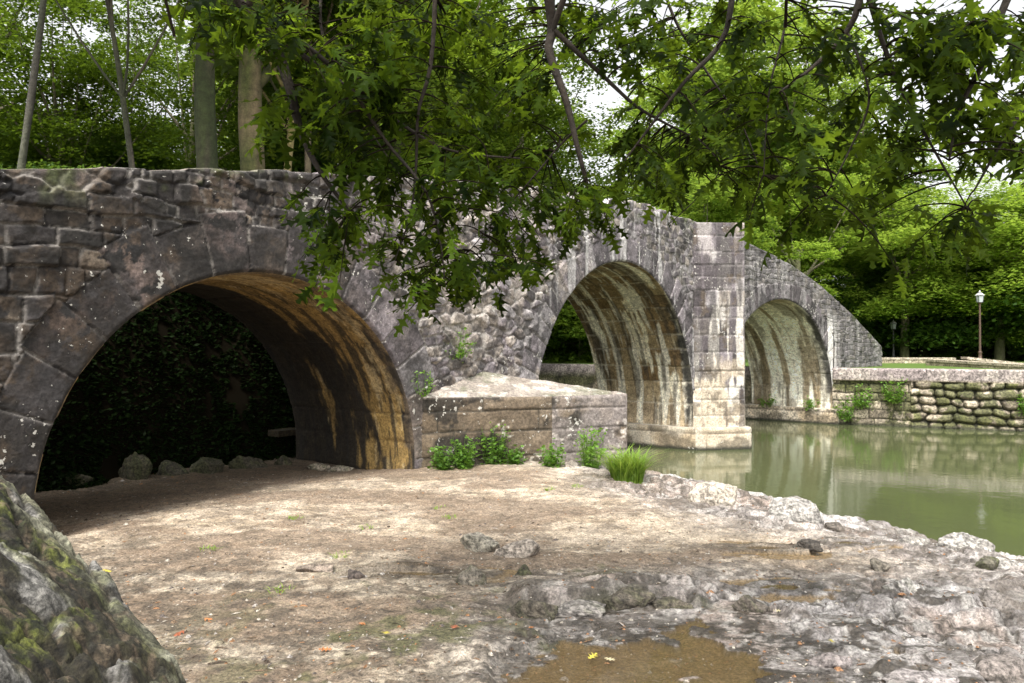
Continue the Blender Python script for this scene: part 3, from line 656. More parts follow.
mb = MB(); panel(mb, (11.96, 28.58), (17.4, 26.0), -3.6, -.78, p_quay(2.6), .03); panel(mb, (17.4, 26.0), (34, 18.05), -3.6, -.78, lambda s, z: p_quay(2.6)(s+6.0, z), .04)
panel(mb, (34, 18.05), (60, 5.5), -3.6, -.78, lambda s, z: p_quay(2.6)(s+25, z), .12)
mb.add([(11.96, 28.58, -.78), (17.4, 26, -.78), (60, 5.5, -.78), (60.2, 5.95, -.78), (17.6, 26.45, -.78), (12.2, 29.0, -.78)], [(0, 1, 4, 5), (1, 2, 3, 4)], (.3, .26, .24))
wl = mb.build('river_wall', M_far); tag(wl, 'mossy river wall of big rounded stones under a smooth coping, right of the far arch', 'wall')
mb = MB(); panel(mb, (-60, 83.3), (10.67, 30.4), -3.6, -.80, lambda s, z: p_quay(200)(s, z), .3)
tag(mb.build('river_wall', M_far), 'dressed stone river wall seen through the arches beyond the bridge', 'wall')
def p_low(s, z):
    k = courses(s, z, .18, .5, 711, .02); f = fbm(s, z, 4, 4, 712)
    return .02*sstep(0, .03, k[2])+.02*(f-.5), mix((.22, .18, .12), (.36, .31, .22), h2(k[0], k[1], 3))*(.6+.8*f)[:, None]
def low_wall(label, A, B, zt, th=.4):
    A = np.array(A); B = np.array(B); d = (B-A)/np.linalg.norm(B-A); n = np.array([-d[1], d[0]])*th
    r = thing('low_wall', label, 'wall', (0, 0, 0))
    mb = MB(); panel(mb, A, B, -.9, zt, p_low, .05); panel(mb, B, B+n, -.9, (zt[1], zt[1]), p_low, .08); panel(mb, B+n, A+n, -.9, (zt[1], zt[0]), p_low, .1); panel(mb, A+n, A, -.9, (zt[0], zt[0]), p_low, .08)
    mb.build('wall_face', M_far, r)
    mb = MB(); e = n*.12; dd = d*.06
    a, b, c, g = A-dd-e, B+dd-e, B+dd+n+e, A-dd+n+e; z0, z1 = zt
    V = [(*a, z0), (*b, z1), (*c, z1), (*g, z0), (*a, z0+.10), (*b, z1+.10), (*c, z1+.10), (*g, z0+.10)]
    mb.add(V, [(0, 3, 2, 1), (4, 5, 6, 7), (0, 1, 5, 4), (1, 2, 6, 5), (2, 3, 7, 6), (3, 0, 4, 7)], (.40, .34, .26)); mb.build('coping', M_far, r, False)
low_wall('low garden wall with pale coping running forward to the river wall', (17.95, 33.2), (17.95, 26.4), (-.62, -.72))
low_wall('low garden wall with pale coping crossing the lawn behind the lamp', (15.2, 38.6), (21.5, 37.2), (-.62, -.62))
low_wall('short sloping stone ramp wall near the right lamp', (18.6, 31.2), (22.5, 31.0), (-.50, -.95))

# ------------------------------------------------------------------ rocks
def rock(label, c, s, seed, colr, moss=0, name='rock', cat='rock', group=None, rz=0, sharp=.35, nu=72, nv=44):
    u = np.linspace(0, 2*np.pi, nu, endpoint=False); v = np.linspace(.02, np.pi-.02, nv)
    U, Vv = np.meshgrid(u, v, indexing='ij'); x = np.cos(U)*np.sin(Vv); y = np.sin(U)*np.sin(Vv); z = np.cos(Vv)
    P = np.stack([x, y, z], -1).reshape(-1, 3)
    R = np.ones(len(P)); rs = np.random.RandomState(seed)
    for _ in range(16):                               # chop with planes for facets
        n = rs.normal(size=3); n /= np.linalg.norm(n); dd = rs.uniform(.55, .9); pr = P@n
        lim = np.where(pr > 1e-3, dd/np.maximum(pr, 1e-3), 9); R = np.minimum(R, lim)
    R = R*(1-sharp*.0)
    nn = fbm(P[:, 0]*2+P[:, 2]+seed, P[:, 1]*2-P[:, 2]*1.3, 1.2, 5, seed); n2 = fbm(P[:, 0]*3+P[:, 2]*2.2, P[:, 1]*3+P[:, 2]*1.7+seed, 2.4, 4, seed+3)
    R = R*(.86+.28*nn)+.10*(n2-.5)
    Q = P*R[:, None]*np.array(s)
    cr, sr = math.cos(rz), math.sin(rz); Q = np.stack([Q[:, 0]*cr-Q[:, 1]*sr, Q[:, 0]*sr+Q[:, 1]*cr, Q[:, 2]], 1)
    i = np.arange(nu)[:, None]; j = np.arange(nv-1)[None]; i2 = (i+1) % nu
    Fc = np.stack([i*nv+j, i*nv+j+1, i2*nv+j+1, i2*nv+j], -1).reshape(-1, 4)
    col = np.asarray(colr)*(.6+.8*n2)[:, None]
    col = mix(col, (.08, .07, .055), sstep(.55, .68, fbm(P[:, 0]+seed, P[:, 1]+P[:, 2]*2, 3, 4, seed+5))*.5)
    if moss: col = mix(col, (.06, .075, .02), np.clip(sstep(.45, .6, nn+.0)*moss, 0, 1))
    o = mesh_np(name, Q, Fc, M_rock, None, col); o.location = c
    tag(o, label, cat, group); return o
def rock_px(label, px, py, w, hgt, seed, colr, z=None, **k):
    Y = (-(z if z is not None else -2.05))*F/(py-HY)
    x = (px-512)/F*Y; zz = gz(x, Y) if z is None else z
    Y = -zz*F/(py-HY); x = (px-512)/F*Y; zz = gz(x, Y) if z is None else z
    ww = w/F*Y/2; hh = hgt/F*Y
    return rock(label, (x, Y+ww*.25, zz+hh*.12), (ww*1.15, ww*.75, hh*.95), seed, colr, **k)
G = (.36, .33, .31); Wt = (.36, .34, .31)
rock_px('grey brown boulder on the sand, left of the pair above the ledge', 482, 549, 40, 17, 1, (.27, .24, .2), moss=.2)
rock_px('low pale boulder on the sand, right of the pair above the ledge', 517, 556, 44, 17, 2, (.36, .31, .26))
rock_px('dark angular stone standing in the damp sand left of the ledge', 470, 584, 32, 17, 3, (.20, .175, .14), moss=.3)
rock_px('small dark stone at the left end of the muddy ledge', 524, 575, 20, 9, 4, (.08, .07, .05), moss=.4)
for px, py, w, h, sd_, lb in [(532, 604, 54, 15, 31, 'dark ragged ledge stone above the puddle, leftmost of the row'), (580, 603, 60, 9, 33, 'low flat grey ledge stone in the middle of the row above the puddle'), (628, 607, 52, 14, 34, 'dark mossy ledge stone right of the flat one above the puddle'), (672, 606, 46, 9, 32, 'short low ledge stone ending the row above the puddle at the right')]:
    rock_px(lb, px, py, w, h, sd_, (.10, .085, .065) if sd_ != 33 else (.24, .22, .20), moss=.25, nu=110, nv=60)
rock_px('pale rounded rock at the top of the shoreline near the grass tuft', 716, 505, 50, 24, 5, (.52, .46, .38))
rock_px('whitish flat rock on the water edge in front of the far arch reflection', 796, 521, 62, 22, 6, Wt)
rock_px('thin dark stone lying beside the whitish flat rock', 836, 525, 24, 7, 7, (.14, .12, .10))
rock_px('long low grey rock on the water edge', 916, 542, 36, 8, 8, (.3, .28, .25))
rock_px('white rounded rock on the water edge at the right', 968, 551, 50, 19, 9, Wt)
rock_px('whitish rock at the right edge of the photo by the water', 1012, 563, 40, 18, 10, Wt)
rock_px('dark mossy stone just in front of the white shore rock', 988, 566, 30, 12, 11, (.12, .11, .08), moss=.5)
rock_px('pale slab with a green mossy left side on the wet rock shelf', 906, 590, 38, 15, 12, (.46, .43, .40), moss=.3)
rock_px('small dark stone behind the mossy slab on the rock shelf', 882, 570, 26, 10, 13, (.17, .15, .12))
rock_px('flat dark stone in the middle of the rock shelf', 810, 553, 26, 7, 14, (.07, .06, .05))
rock_px('dark lump on the wet rock shelf above the puddle', 750, 610, 34, 13, 15, (.13, .11, .09), moss=.3)
rock_px('big brown grey rock in the lower right corner of the photo', 1008, 682, 84, 22, 16, (.22, .19, .17))
rock_px('low grey rock left of the lower right corner rock', 928, 686, 80, 10, 17, (.3, .27, .26))
rock_px('grey stone in the mud at the right end of the puddle', 832, 664, 40, 14, 18, (.24, .21, .2))
rock_px('thin grey slab lying in the sand above the mossy boulder', 316, 572, 38, 7, 19, (.25, .2, .16))
rock_px('small dark round stone on the sand left of the mossy patches', 356, 578, 18, 9, 20, (.10, .08, .07))
for i, (px, py, w, h, cc, lb) in enumerate([(55, 488, 62, 24, (.10, .09, .05), 'long mossy stone lying under the near arch beside its left foot'), (132, 480, 34, 26, (.13, .12, .07), 'upright mossy boulder under the near arch'),
        (170, 476, 30, 15, (.10, .09, .06), 'brown stone right of the upright boulder under the near arch'), (206, 474, 36, 20, (.12, .11, .07), 'mossy boulder in the middle of the row under the near arch'),
        (246, 470, 34, 16, (.12, .105, .07), 'rounded boulder towards the right end of the row under the near arch'), (318, 470, 22, 6, (.30, .26, .2), 'small pale stone at the far foot of the golden vault'),
        (338, 472, 28, 7, (.34, .30, .24), 'pale flat stone at the foot of the golden vault, nearest the arch foot'), (18, 489, 26, 18, (.09, .08, .05), 'dark stone squeezed against the left foot of the near arch'), (284, 466, 20, 9, (.12, .10, .07), 'small dark stone below the back corner of the golden vault')]):
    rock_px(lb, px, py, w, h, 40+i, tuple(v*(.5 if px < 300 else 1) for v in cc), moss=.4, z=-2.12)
# stone slab just visible through the near arch
mb = MB(); box(mb, (0, 0, 0), (.55, .35, .11)); o = mb.build('stone_slab', M_rock, None, False); o.location = (-4.3, 14.55, -1.62); o.rotation_euler.z = .9; o.data.attributes['Col'].data.foreach_set('color', [.03, .022, .009, 1]*8)
tag(o, 'ochre stone ledge showing in the dark behind the near arch', 'stone')

def mossy_outcrop():
    xs = np.arange(-6.2, -.9, .0125); ys = np.arange(1.6, 6.6, .0125)
    X, Y = np.meshgrid(xs, ys, indexing='ij'); x = X.ravel(); y = Y.ravel()
    # ridge line in plan, the surface falls away steeply beyond it
    A = np.array((-3.68, 5.5)); B = np.array((-1.77, 4.25)); C2 = np.array((-1.45, 2.0))
    n = fbm(x, y, 1.3, 4, 801)
    def sd(A, B):
        d = (B-A)/np.linalg.norm(B-A); return (x-A[0])*(-d[1])+(y-A[1])*d[0]
    dist = np.maximum(sd(A, B), sd(B, C2))+.12*(n-.5)*2
    z = -.743*x-.324*y-1.81; z = np.minimum(z, -.62+.1*n)
    ci, cj, e, f = voro((x*.8+y*.35)*2.2, (y*.9-x*.5)*1.5, 802, .9); rr = h2(ci, cj, 2)
    c2 = voro((x+.3*y)*5.5, (y-.4*x)*4.0, 812, .9); r2 = h2(c2[0], c2[1], 2)
    z = z+.10*(rr-.5)+.05*sstep(0, .16, e)-.03+.035*(r2-.5)*sstep(0, .2, c2[2])+.16*(n-.5)+.10*(fbm(x, y, 4, 6, 803, .6)-.5)
    rg = lambda q: 1-np.abs(2*q-1)
    z = z+.09*(rg(fbm(x*.8+y*.5, y*1.1-x*.4, 1.6, 4, 820))-.6)-.09*sstep(.90, .99, rg(fbm(x, y, 1.9, 5, 821)))+.05*(rg(fbm(x, y, 6, 5, 822, .6))-.6)
    z = z-np.clip(dist, 0, 5)*2.2-.02; z = np.where(dist > 0, z-.05*np.abs(fbm(x, y, 6, 3, 804)-.5), z)
    z = np.maximum(z, -2.5)
    slab = sstep(.52, .62, rr)
    rockc = mix((.085, .08, .068), (.26, .25, .238), fbm(x, y, 6, 5, 805)); rockc = mix(rockc, (.2, .2, .11), sstep(.5, .62, fbm(x, y, 2.4, 3, 806))*.5)
    mossc = mix((.012, .014, .004), (.085, .095, .018), sstep(.35, .65, fbm(x, y, 14, 4, 807)))
    dark = (.022, .018, .012)
    mk = sstep(.40, .48, fbm(x, y, 1.6, 6, 808, .6)+.18*(1-slab)+.0); ridge = sstep(-.30, -.05, dist)*sstep(.30, .55, fbm(x, y, 2.5, 3, 809)+.12)
    mk = mk*(1-.75*ridge)
    col = mix(rockc, mossc, mk); col = mix(col, dark, mk*sstep(.42, .50, fbm(x, y, 4.5, 6, 810, .6))*.88); col = mix(col, dark, sstep(.06, .0, e)*.7); col = mix(col, dark, sstep(.92, .98, rg(fbm(x, y, 1.9, 5, 821)))*.8)
    z = z+mk*.03*(fbm(x, y, 30, 2, 811))
    gran = fbm(x, y, 34, 3, 830); col = col*(.35+1.3*gran)[:, None]; col = mix(col, (.10, .075, .05), sstep(.62, .68, fbm(x, y, 20, 3, 831))*mk*.8)
    z = z+.012*(gran-.5)*(1+mk)
    o = mesh_np('mossy_rock', np.stack([x, y, z], 1), grid_faces(len(xs), len(ys)), M_rock, None, col)
    tag(o, 'large moss covered rock outcrop sloping across the lower left corner', 'rock')
mossy_outcrop()

# ------------------------------------------------------------------ leaves
def rot_frames(n, rs, tilt):
    az = rs.uniform(0, 2*np.pi, n); ti = np.abs(rs.normal(0, tilt, n)); ta = rs.uniform(0, 2*np.pi, n)
    nz = np.stack([np.sin(ti)*np.cos(ta), np.sin(ti)*np.sin(ta), np.cos(ti)], 1)
    a = np.stack([np.cos(az), np.sin(az), np.zeros(n)], 1); u = a-nz*(a*nz).sum(1)[:, None]; u /= np.linalg.norm(u, axis=1)[:, None]
    v = np.cross(nz, u); return u, v, nz
def leaf_cloud(P, size, rs, tilt=.6, frames=None):
    """small folded two-sided leaves: 4 points, 2 faces each"""
    n = len(P); u, v, w = frames if frames is not None else rot_frames(n, rs, tilt); s = (size*(.6+.8*rs.rand(n)))[:, None]
    V = np.stack([P-u*s*.5, P+v*s*.3-w*s*.1, P+u*s*.5-w*s*.12, P-v*s*.3-w*s*.1], 1).reshape(-1, 3)
    b = np.arange(n)[:, None]*4; Fc = np.concatenate([b+np.array([0, 1, 2]), b+np.array([0, 2, 3])])
    c = np.repeat(rs.rand(n), 4); return V, Fc, np.stack([c, c, c], 1)
def crown_pts(rs, R, H, zc, nspray, per, rsp, lobes=26, shell=.55):
    L = []
    while len(L) < lobes:
        p = rs.uniform(-1, 1, 3)
        if .25 < np.linalg.norm(p) < 1: L.append(p*np.array([R*.78, R*.78, H*.40]))
    L = np.array(L); lr = rs.uniform(.20, .42, lobes)*R
    k = rs.randint(0, lobes, nspray); d = rs.normal(size=(nspray, 3)); d /= np.linalg.norm(d, axis=1)[:, None]
    d[:, 2] = np.abs(d[:, 2])*.8-.25
    c = L[k]+d*(lr[k]*rs.uniform(shell, 1.05, nspray))[:, None]; c[:, 2] += zc
    a = rs.uniform(0, 2*np.pi, (nspray, per)); r = np.sqrt(rs.rand(nspray, per))*rsp*rs.uniform(.6, 1.3, (nspray, 1))
    off = np.stack([np.cos(a)*r, np.sin(a)*r, rs.normal(0, .12*rsp, (nspray, per))-r*r*.25/rsp], -1)
    return (c[:, None]+off).reshape(-1, 3), L+np.array([0, 0, zc]), lr
def crown_mesh(seed, R, H, zc, nspray, per, rsp, size, lobes=26, tilt=.55):
    rs = np.random.RandomState(seed); P, L, lr = crown_pts(rs, R, H, zc, nspray, per, rsp, lobes)
    return leaf_cloud(P, size, rs, tilt), L
def trunk_mesh(mb, base, L, r0, seed, zs, col, lean=(0, 0), nl=12):
    rs = np.random.RandomState(seed); top = np.array([lean[0], lean[1], zs])
    pts = [np.array(base)+(top-np.array(base))*t+np.array([.12*math.sin(3*t+seed), .12*math.cos(2.3*t+seed), 0])*t for t in np.linspace(0, 1, 14)]
    rad = [r0*(1.35 if t == 0 else 1.0-.45*t) for t in np.linspace(0, 1, 14)]
    tube(mb, pts, rad, 14, col, rough=.16)
    for i in range(min(nl, len(L))):
        t0 = rs.uniform(.55, 1); s = pts[int(t0*13)]; e = L[i]; m = (s+e)/2+np.array([0, 0, -.12*np.linalg.norm(e-s)])+rs.normal(0, .2, 3)
        ts = np.linspace(0, 1, 8)[:, None]; q_ = (1-ts)**2*s+2*ts*(1-ts)*m+ts**2*e; tube(mb, q_, np.linspace(r0*.42, r0*.06, 8), 6, col)
def bark_col(V, seed, a=(.10, .085, .06), b=(.22, .19, .13), m=(.09, .11, .03), mm=.6):
    x = V[:, 0]*3+V[:, 1]*3; z = V[:, 2]; f = fbm(x, z, 1.2, 5, seed); c = mix(a, b, sstep(.4, .6, f)); return mix(c, m, sstep(.45, .6, fbm(x, z, .5, 4, seed+2))*mm)
VAR = {}
def variant(key, seed, R, H, zc, nspray, per, rsp, size, r0, zs, lobes, tilt=.55, mat=None):
    (V, Fc, c), L = crown_mesh(seed, R, H, zc, nspray, per, rsp, size, lobes, tilt)
    me = mesh_np('crown', V, Fc, mat or M_leaf, None, c); crown = me.data; bpy.data.objects.remove(me)
    mb = MB(); trunk_mesh(mb, (0, 0, -.5), L, r0, seed, zs, None); VV = np.concatenate(mb.v); mb.c = [bark_col(VV, seed)]; mb.v = [VV]; mb.f = [np.concatenate(mb.f)]
    me = mb.build('trunk', M_bark); tr = me.data; bpy.data.objects.remove(me)
    VAR[key] = (crown, tr)
variant('broad', 11, 5.2, 11, 8.0, 1500, 26, .62, .20, .28, 7, 34)
variant('tall', 12, 6.2, 17, 12.5, 2300, 26, .75, .25, .38, 11, 46)
M_mid = leaf_mat('wood_leaves', (.010, .028, .004), (.055, .095, .010), (.18, .28, .02), .42, .03)
variant('loose', 13, 4.6, 10, 7.5, 700, 24, .58, .14, .18, 7, 26, .6, M_mid)
variant('bush', 14, 2.3, 3.8, 1.9, 900, 26, .36, .13, .06, 1.6, 24)
variant('thicket', 16, 2.5, 4.4, 1.9, 1100, 24, .42, .10, .06, 1.5, 15, .7, M_dark)
variant('darkwood', 17, 4.5, 9, 3.9, 1300, 28, .7, .19, .2, 4, 34, .5, M_dark)
variant('layered', 15, 5.5, 8, 5.2, 1300, 30, .85, .20, .25, 5, 30, .3)
def tree(kind, label, x, y, z, sc=1.0, rz=0, name='tree', cat='tree', group=None, sz=None):
    t = thing(name, label, cat, (x, y, z), group, rz); cr, tr = VAR[kind]
    for nm, me in (('trunk', tr), ('crown', cr)):
        o = bpy.data.objects.new(nm, me); C.objects.link(o); o.parent = t
    t.scale = (sc, sc, sz or sc); return t
def tree_px(kind, label, px, Y, z, sc=1.0, **k):
    return tree(kind, label, (px-512)/F*Y, Y, z, sc, rz=(px*7.3+Y) % 6.28, **k)

# ---- trees with trunks that show above the parapet at the left
def trunk_tree(label, px, Y, z, r0, topx, crown_sc, col, name='tree', zs=9, seed=1, kind='loose', nl=8):
    x = (px-512)/F*Y; t = thing(name, label, 'tree', (x, Y, z)); cr, _ = VAR[kind]
    lean = ((topx-512)/F*Y-x, 0)
    cen = np.array([lean[0], 0, zs]); rs = np.random.RandomState(seed); L = cen+rs.normal(0, 1, (nl, 3))*np.array([2.2, 2.2, 1.2])+np.array([0, 0, 1.5])
    mb = MB(); trunk_mesh(mb, (0, 0, -.6), L, r0, seed, zs, None, lean, nl); V = np.concatenate(mb.v); c = bark_col(V, seed, *col); mb.v = [V]; mb.f = [np.concatenate(mb.f)]; mb.c = [c]
    mb.build('trunk', M_bark, t)
    o = bpy.data.objects.new('crown', cr); C.objects.link(o); o.parent = t; o.location = (lean[0], 0, zs-6.0*crown_sc); o.scale = (crown_sc,)*3
    o.rotation_euler.z = seed
    return t
trunk_tree('thick mottled plane trunk with mossy tan bark rising behind the parapet', 256, 17.5, 1.0, .33, 250, 1.1, ((.06, .045, .022), (.17, .13, .07), (.06, .08, .015), .8), 'plane_tree', 9.5, 3)
trunk_tree('dark straight ivy-green trunk just left of the thick mottled trunk', 214, 16.5, 1.0, .27, 198, 1.0, ((.03, .025, .018), (.06, .05, .03), (.03, .045, .01), .8), 'tree', 9, 4)
trunk_tree('slim yellowish trunk leaning right, close right of the thick mottled trunk', 276, 18, 1.0, .11, 300, .8, ((.16, .12, .05), (.28, .22, .10), (.14, .13, .03), .5), 'tree', 8, 5)
trunk_tree('slender grey sapling leaning right at the far left of the photo', 0, 13.5, 1.0, .075, 55, .7, ((.05, .045, .035), (.11, .10, .08), (.04, .06, .02), .4), 'sapling', 8, 6)
trunk_tree('thin curved sapling between the far left sapling and the dark trunk', 150, 15.5, 1.0, .07, 95, .7, ((.04, .035, .026), (.09, .075, .055), (.04, .06, .02), .4), 'sapling', 8, 7)
trunk_tree('thin brown trunk leaning right, rightmost of the trunks above the near arch', 305, 19.5, 1.0, .10, 312, .8, ((.10, .08, .05), (.2, .16, .10), (.08, .1, .03), .5), 'tree', 8.5, 8)

GL = 'trees on the wooded bank behind the near arch'; GR = 'trees on the far bank beyond the lawn'
LPL = ['at the far left edge, nearest the parapet', 'between the two left saplings, nearer row', 'between the thin sapling and the dark trunk, middle distance', 'just right of the mottled trunk, nearer row', 'directly behind the mottled trunk in the distance', 'far behind the far left sapling', 'far behind the thin curved sapling',
       'close behind the parapet at the upper left', 'close behind the thin curved sapling', 'above the right shoulder of the near arch', 'behind the rightmost slim trunk', 'behind the hanging oak above the low buttress', 'far behind the right shoulder of the near arch', 'far behind the crown of the middle arch left side', 'beyond the left edge of the photo', 'close in front of the dark straight trunk']
LBL = iter(['leafy woodland tree '+t for t in LPL])
for i, (px, Y, sc, kd) in enumerate([(-60, 20, .95, 'loose'), (70, 26, .95, 'loose'), (150, 30, .9, 'loose'), (330, 24, .95, 'broad'), (250, 34, 1.1, 'loose'), (20, 40, .9, 'loose'), (120, 44, .9, 'broad'), (60, 21, .75, 'loose'), (130, 23, .75, 'loose'),
        (400, 27, 1.1, 'broad'), (300, 36, 1.3, 'broad'), (470, 31, 1.1, 'loose'), (380, 40, 1.3, 'broad'), (470, 42, 1.2, 'broad'), (-150, 30, 1.2, 'broad'), (190, 22, .8, 'loose')]):
    tree_px(kd, next(LBL), px, Y, 1.2, sc, group=GL)
tree_px('loose', 'airy tree with fine leaves against the white sky, left of the sky gap', 520, 36, .2, 1.25)
tree_px('broad', 'dense low tree seen through the middle arch on its left side', 560, 44, -.8, .8)
tree_px('bush', 'bush seen through the middle arch at the foot of the far vault', 578, 39.5, -1.6, 1.3, name='bush', cat='bush')
tree_px('bush', 'dark bush on the far river wall seen through the middle arch', 545, 41, -.8, 1.3, name='bush', cat='bush')
for i, (px, Y, sc, lb) in enumerate([(-30, 12.5, .95, 'dark thicket at the far left edge just above the parapet'), (35, 13.2, .9, 'dark thicket above the parapet beside the far left sapling'), (95, 14, .95, 'dark thicket above the parapet under the thin curved sapling'), (150, 15, 1.0, 'dark thicket above the parapet left of the dark straight trunk'), (205, 15.2, .85, 'low thicket at the foot of the dark straight trunk'), (300, 19, 1.1, 'thicket above the parapet right of the mottled trunk'),
        (-110, 12.5, 1.1, None), (65, 19, 1.4, 'taller dark bush behind the thickets at the left'), (160, 21, 1.4, 'taller dark bush behind the thickets near the trunks'), (380, 21, 1.2, 'thicket behind the parapet above the near arch right shoulder')]):
    if lb: tree_px('thicket', lb, px, Y, .7, sc*.74, name='bush', cat='bush', group='thickets above the left parapet')
for px, Y, sc, lb in [(0, 22, .7, 'dark low tree filling the left edge above the parapet'), (75, 24, .75, 'dark low tree between the two left saplings'), (150, 23, .7, 'dark low tree between the thin sapling and the dark straight trunk'), (300, 25, .8, 'dark low tree behind the slim leaning trunks')]:
    tree_px('darkwood', lb, px, Y, 1.2, sc, group='dark low trees above the left parapet')
# ---- far bank
tree_px('tall', 'tallest bright green tree on the far bank, behind the pier top', 745, 50, -.8, 1.25)
tree_px('tall', 'tall full tree on the far bank right of the tallest one', 850, 55, -.8, 1.15)
tree_px('broad', 'yellow green tree peeping over the middle of the bridge', 700, 40, -.8, .78)
tree_px('broad', 'light green tree behind the descending right parapet', 800, 46, -.8, .95)
tree_px('layered', 'spreading tree with drooping layered boughs right of the bridge end', 905, 47, -.8, 1.15)
tree_px('layered', 'spreading layered tree behind the right lamp', 1000, 44, -.8, 1.2)
tree_px('broad', 'rounded tree at the right edge behind the layered boughs', 1040, 56, -.8, 1.05)
tree_px('broad', 'rounded tree topping out under the white sky at the upper right', 960, 62, -.8, 1.0)
tree_px('bush', 'sunlit yellow bush beside the distant left lamp', 870, 53, -.8, 1.35, name='bush', cat='bush')
for px, Y, sc, z_, lb in [(925, 49, .75, -3.0, 'bright low spreading tree at the back of the lawn behind the distant lamp'), (1003, 46, .75, -3.0, 'bright low spreading tree right of the near lamp with boughs near the grass'), (965, 52, .8, -2.6, 'low spreading tree between the two lamps with drooping boughs'), (1060, 43, .8, -3.0, 'low spreading tree cut by the right edge behind the lawn')]:
    tree_px('layered', lb, px, Y, z_, sc)
tree_px('tall', 'very tall tree closing the sky above the pier top', 790, 60, -.8, 1.45)
tree_px('tall', 'very tall tree behind the upper right branches', 690, 68, -.8, 1.35)
LF = iter(['far bank tree in the back row '+t for t in ['right of the white sky gap', 'behind the middle of the bridge top', 'above the far arch', 'above the end of the descending parapet', 'under the white sky at the upper right', 'behind the near lamp', 'at the right edge of the photo', 'behind the distant lamp, lower one', 'just inside the right edge, low and layered', 'behind the left foot of the middle arch', 'below the white sky gap', 'left of the white sky gap', 'behind the jagged middle parapet', 'past the right edge with layered boughs', 'past the right edge, rounded', 'just behind the sunlit yellow bush']])
for i, (px, Y, sc, kd) in enumerate([(660, 70, 1.0, 'broad'), (700, 75, 1.2, 'tall'), (790, 75, 1.2, 'tall'), (880, 80, 1.1, 'tall'), (940, 78, 1.0, 'broad'), (1010, 75, 1.0, 'broad'), (1080, 70, 1.1, 'broad'), (900, 66, .9, 'broad'), (1060, 62, .9, 'layered'), (540, 60, .85, 'broad'), (600, 62, .55, 'broad'), (480, 62, 1.0, 'broad'), (640, 58, .75, 'broad'), (1150, 50, 1.2, 'layered'), (1250, 45, 1.2, 'broad'), (850, 68, .8, 'broad')]):
    tree_px(kd, next(LF), px, Y, -.8, sc, group=GR)
for i, (px, Y, sc, lb) in enumerate([(905, 53, 1.3, 'dark bush at the back of the lawn behind the distant lamp'), (935, 50, 1.3, 'dark bush at the back of the lawn between the two lamps, left one'), (962, 50, 1.2, 'dark bush at the back of the lawn between the two lamps, right one'), (990, 47, 1.2, 'dark bush just right of the near lamp at the back of the lawn'), (1025, 45, 1.3, 'dark bush at the right edge behind the sloping ramp wall'), (838, 52, 1.1, 'dark bush hidden mostly behind the right parapet end'),
        (775, 52, 1.2, 'bush seen through the far arch on its left side'), (590, 42, 1.0, 'thicket seen through the middle arch beside the far vault'), (562, 41, 1.1, 'thicket seen through the middle arch in its centre'), (538, 42, 1.1, 'thicket seen through the middle arch next to its left foot')]):
    tree_px('bush' if px < 600 else 'thicket', lb, px, Y, -1.9, sc*(1.6 if px < 800 else 2.0), name='bush', cat='bush', group='dark bushes on the far bank')
for i, (px, Y, sc, lb) in enumerate([(930, 60, 1.0, 'dark broad tree filling the shade behind the lawn between the lamps'), (1000, 57, 1.0, 'dark broad tree in the shade behind the near lamp'), (1070, 52, 1.1, 'dark broad tree beyond the right edge of the lawn'), (570, 47, .8, 'dark tree seen through the middle arch'), (535, 50, .9, 'dark tree behind the left foot of the middle arch'), (690, 60, .9, None), (620, 56, .8, None)]):
    if lb: tree_px('darkwood', lb, px, Y, -.8, sc, group='dark trees on the far bank')
# ---- ivy hanging on the dark bank behind the near arch
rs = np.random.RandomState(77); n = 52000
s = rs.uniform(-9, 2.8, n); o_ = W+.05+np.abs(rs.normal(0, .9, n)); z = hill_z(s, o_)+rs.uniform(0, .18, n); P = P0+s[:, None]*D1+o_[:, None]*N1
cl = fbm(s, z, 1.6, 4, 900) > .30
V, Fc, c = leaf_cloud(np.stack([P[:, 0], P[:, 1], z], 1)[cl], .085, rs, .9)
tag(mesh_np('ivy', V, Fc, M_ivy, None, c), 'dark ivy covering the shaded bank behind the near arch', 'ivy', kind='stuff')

# ------------------------------------------------------------------ street lamps
M_pole = flat_mat('rusty_brown_paint', (.075, .045, .03), .6); M_cap = flat_mat('pale_lamp_cap', (.45, .45, .44), .5)
M_frame = flat_mat('dark_lamp_frame', (.05, .05, .05), .5); M_glass = flat_mat('opal_glass', (.42, .45, .46), .25)
def lamp(label, px, Y, H, polem):
    t = thing('street_lamp', label, 'street lamp', ((px-512)/F*Y, Y, -.8), 'street lamps on the lawn')
    mb = MB(); tube(mb, [(0, 0, 0), (0, 0, .12), (0, 0, .14), (0, 0, .5), (0, 0, .54), (0, 0, .6)], [.13, .13, .09, .08, .10, .06], 12); mb.build('base', polem, t)
    mb = MB(); tube(mb, [(0, 0, .55), (0, 0, 1.5), (0, 0, H-.5)], [.055, .05, .042], 10); tube(mb, [(0, 0, H-.56), (0, 0, H-.5), (0, 0, H-.46)], [.045, .08, .10], 10); mb.build('pole', polem, t)
    mb = MB()
    for a, b in ((-1, -1), (1, -1), (1, 1), (-1, 1)): tube(mb, [(a*.09, b*.09, H-.47), (a*.125, b*.125, H-.14)], .012, 6)
    box(mb, (0, 0, H-.13), (.28, .28, .03)); ln = mb.build('lantern', M_frame, t, False)
    mb = MB(); box(mb, (0, 0, H-.30), (.17, .17, .30), taper=1.4); mb.build('glass', M_glass, ln, False)
    mb = MB(); box(mb, (0, 0, H-.05), (.32, .32, .13), taper=.3); tube(mb, [(0, 0, H+.05), (0, 0, H+.10), (0, 0, H+.14)], [.05, .03, .004], 8); mb.build('cap', M_cap, ln, False)
lamp('brown street lamp with pale square lantern on the lawn, the nearer one at the right', 980, 37.5, 3.45, M_pole)
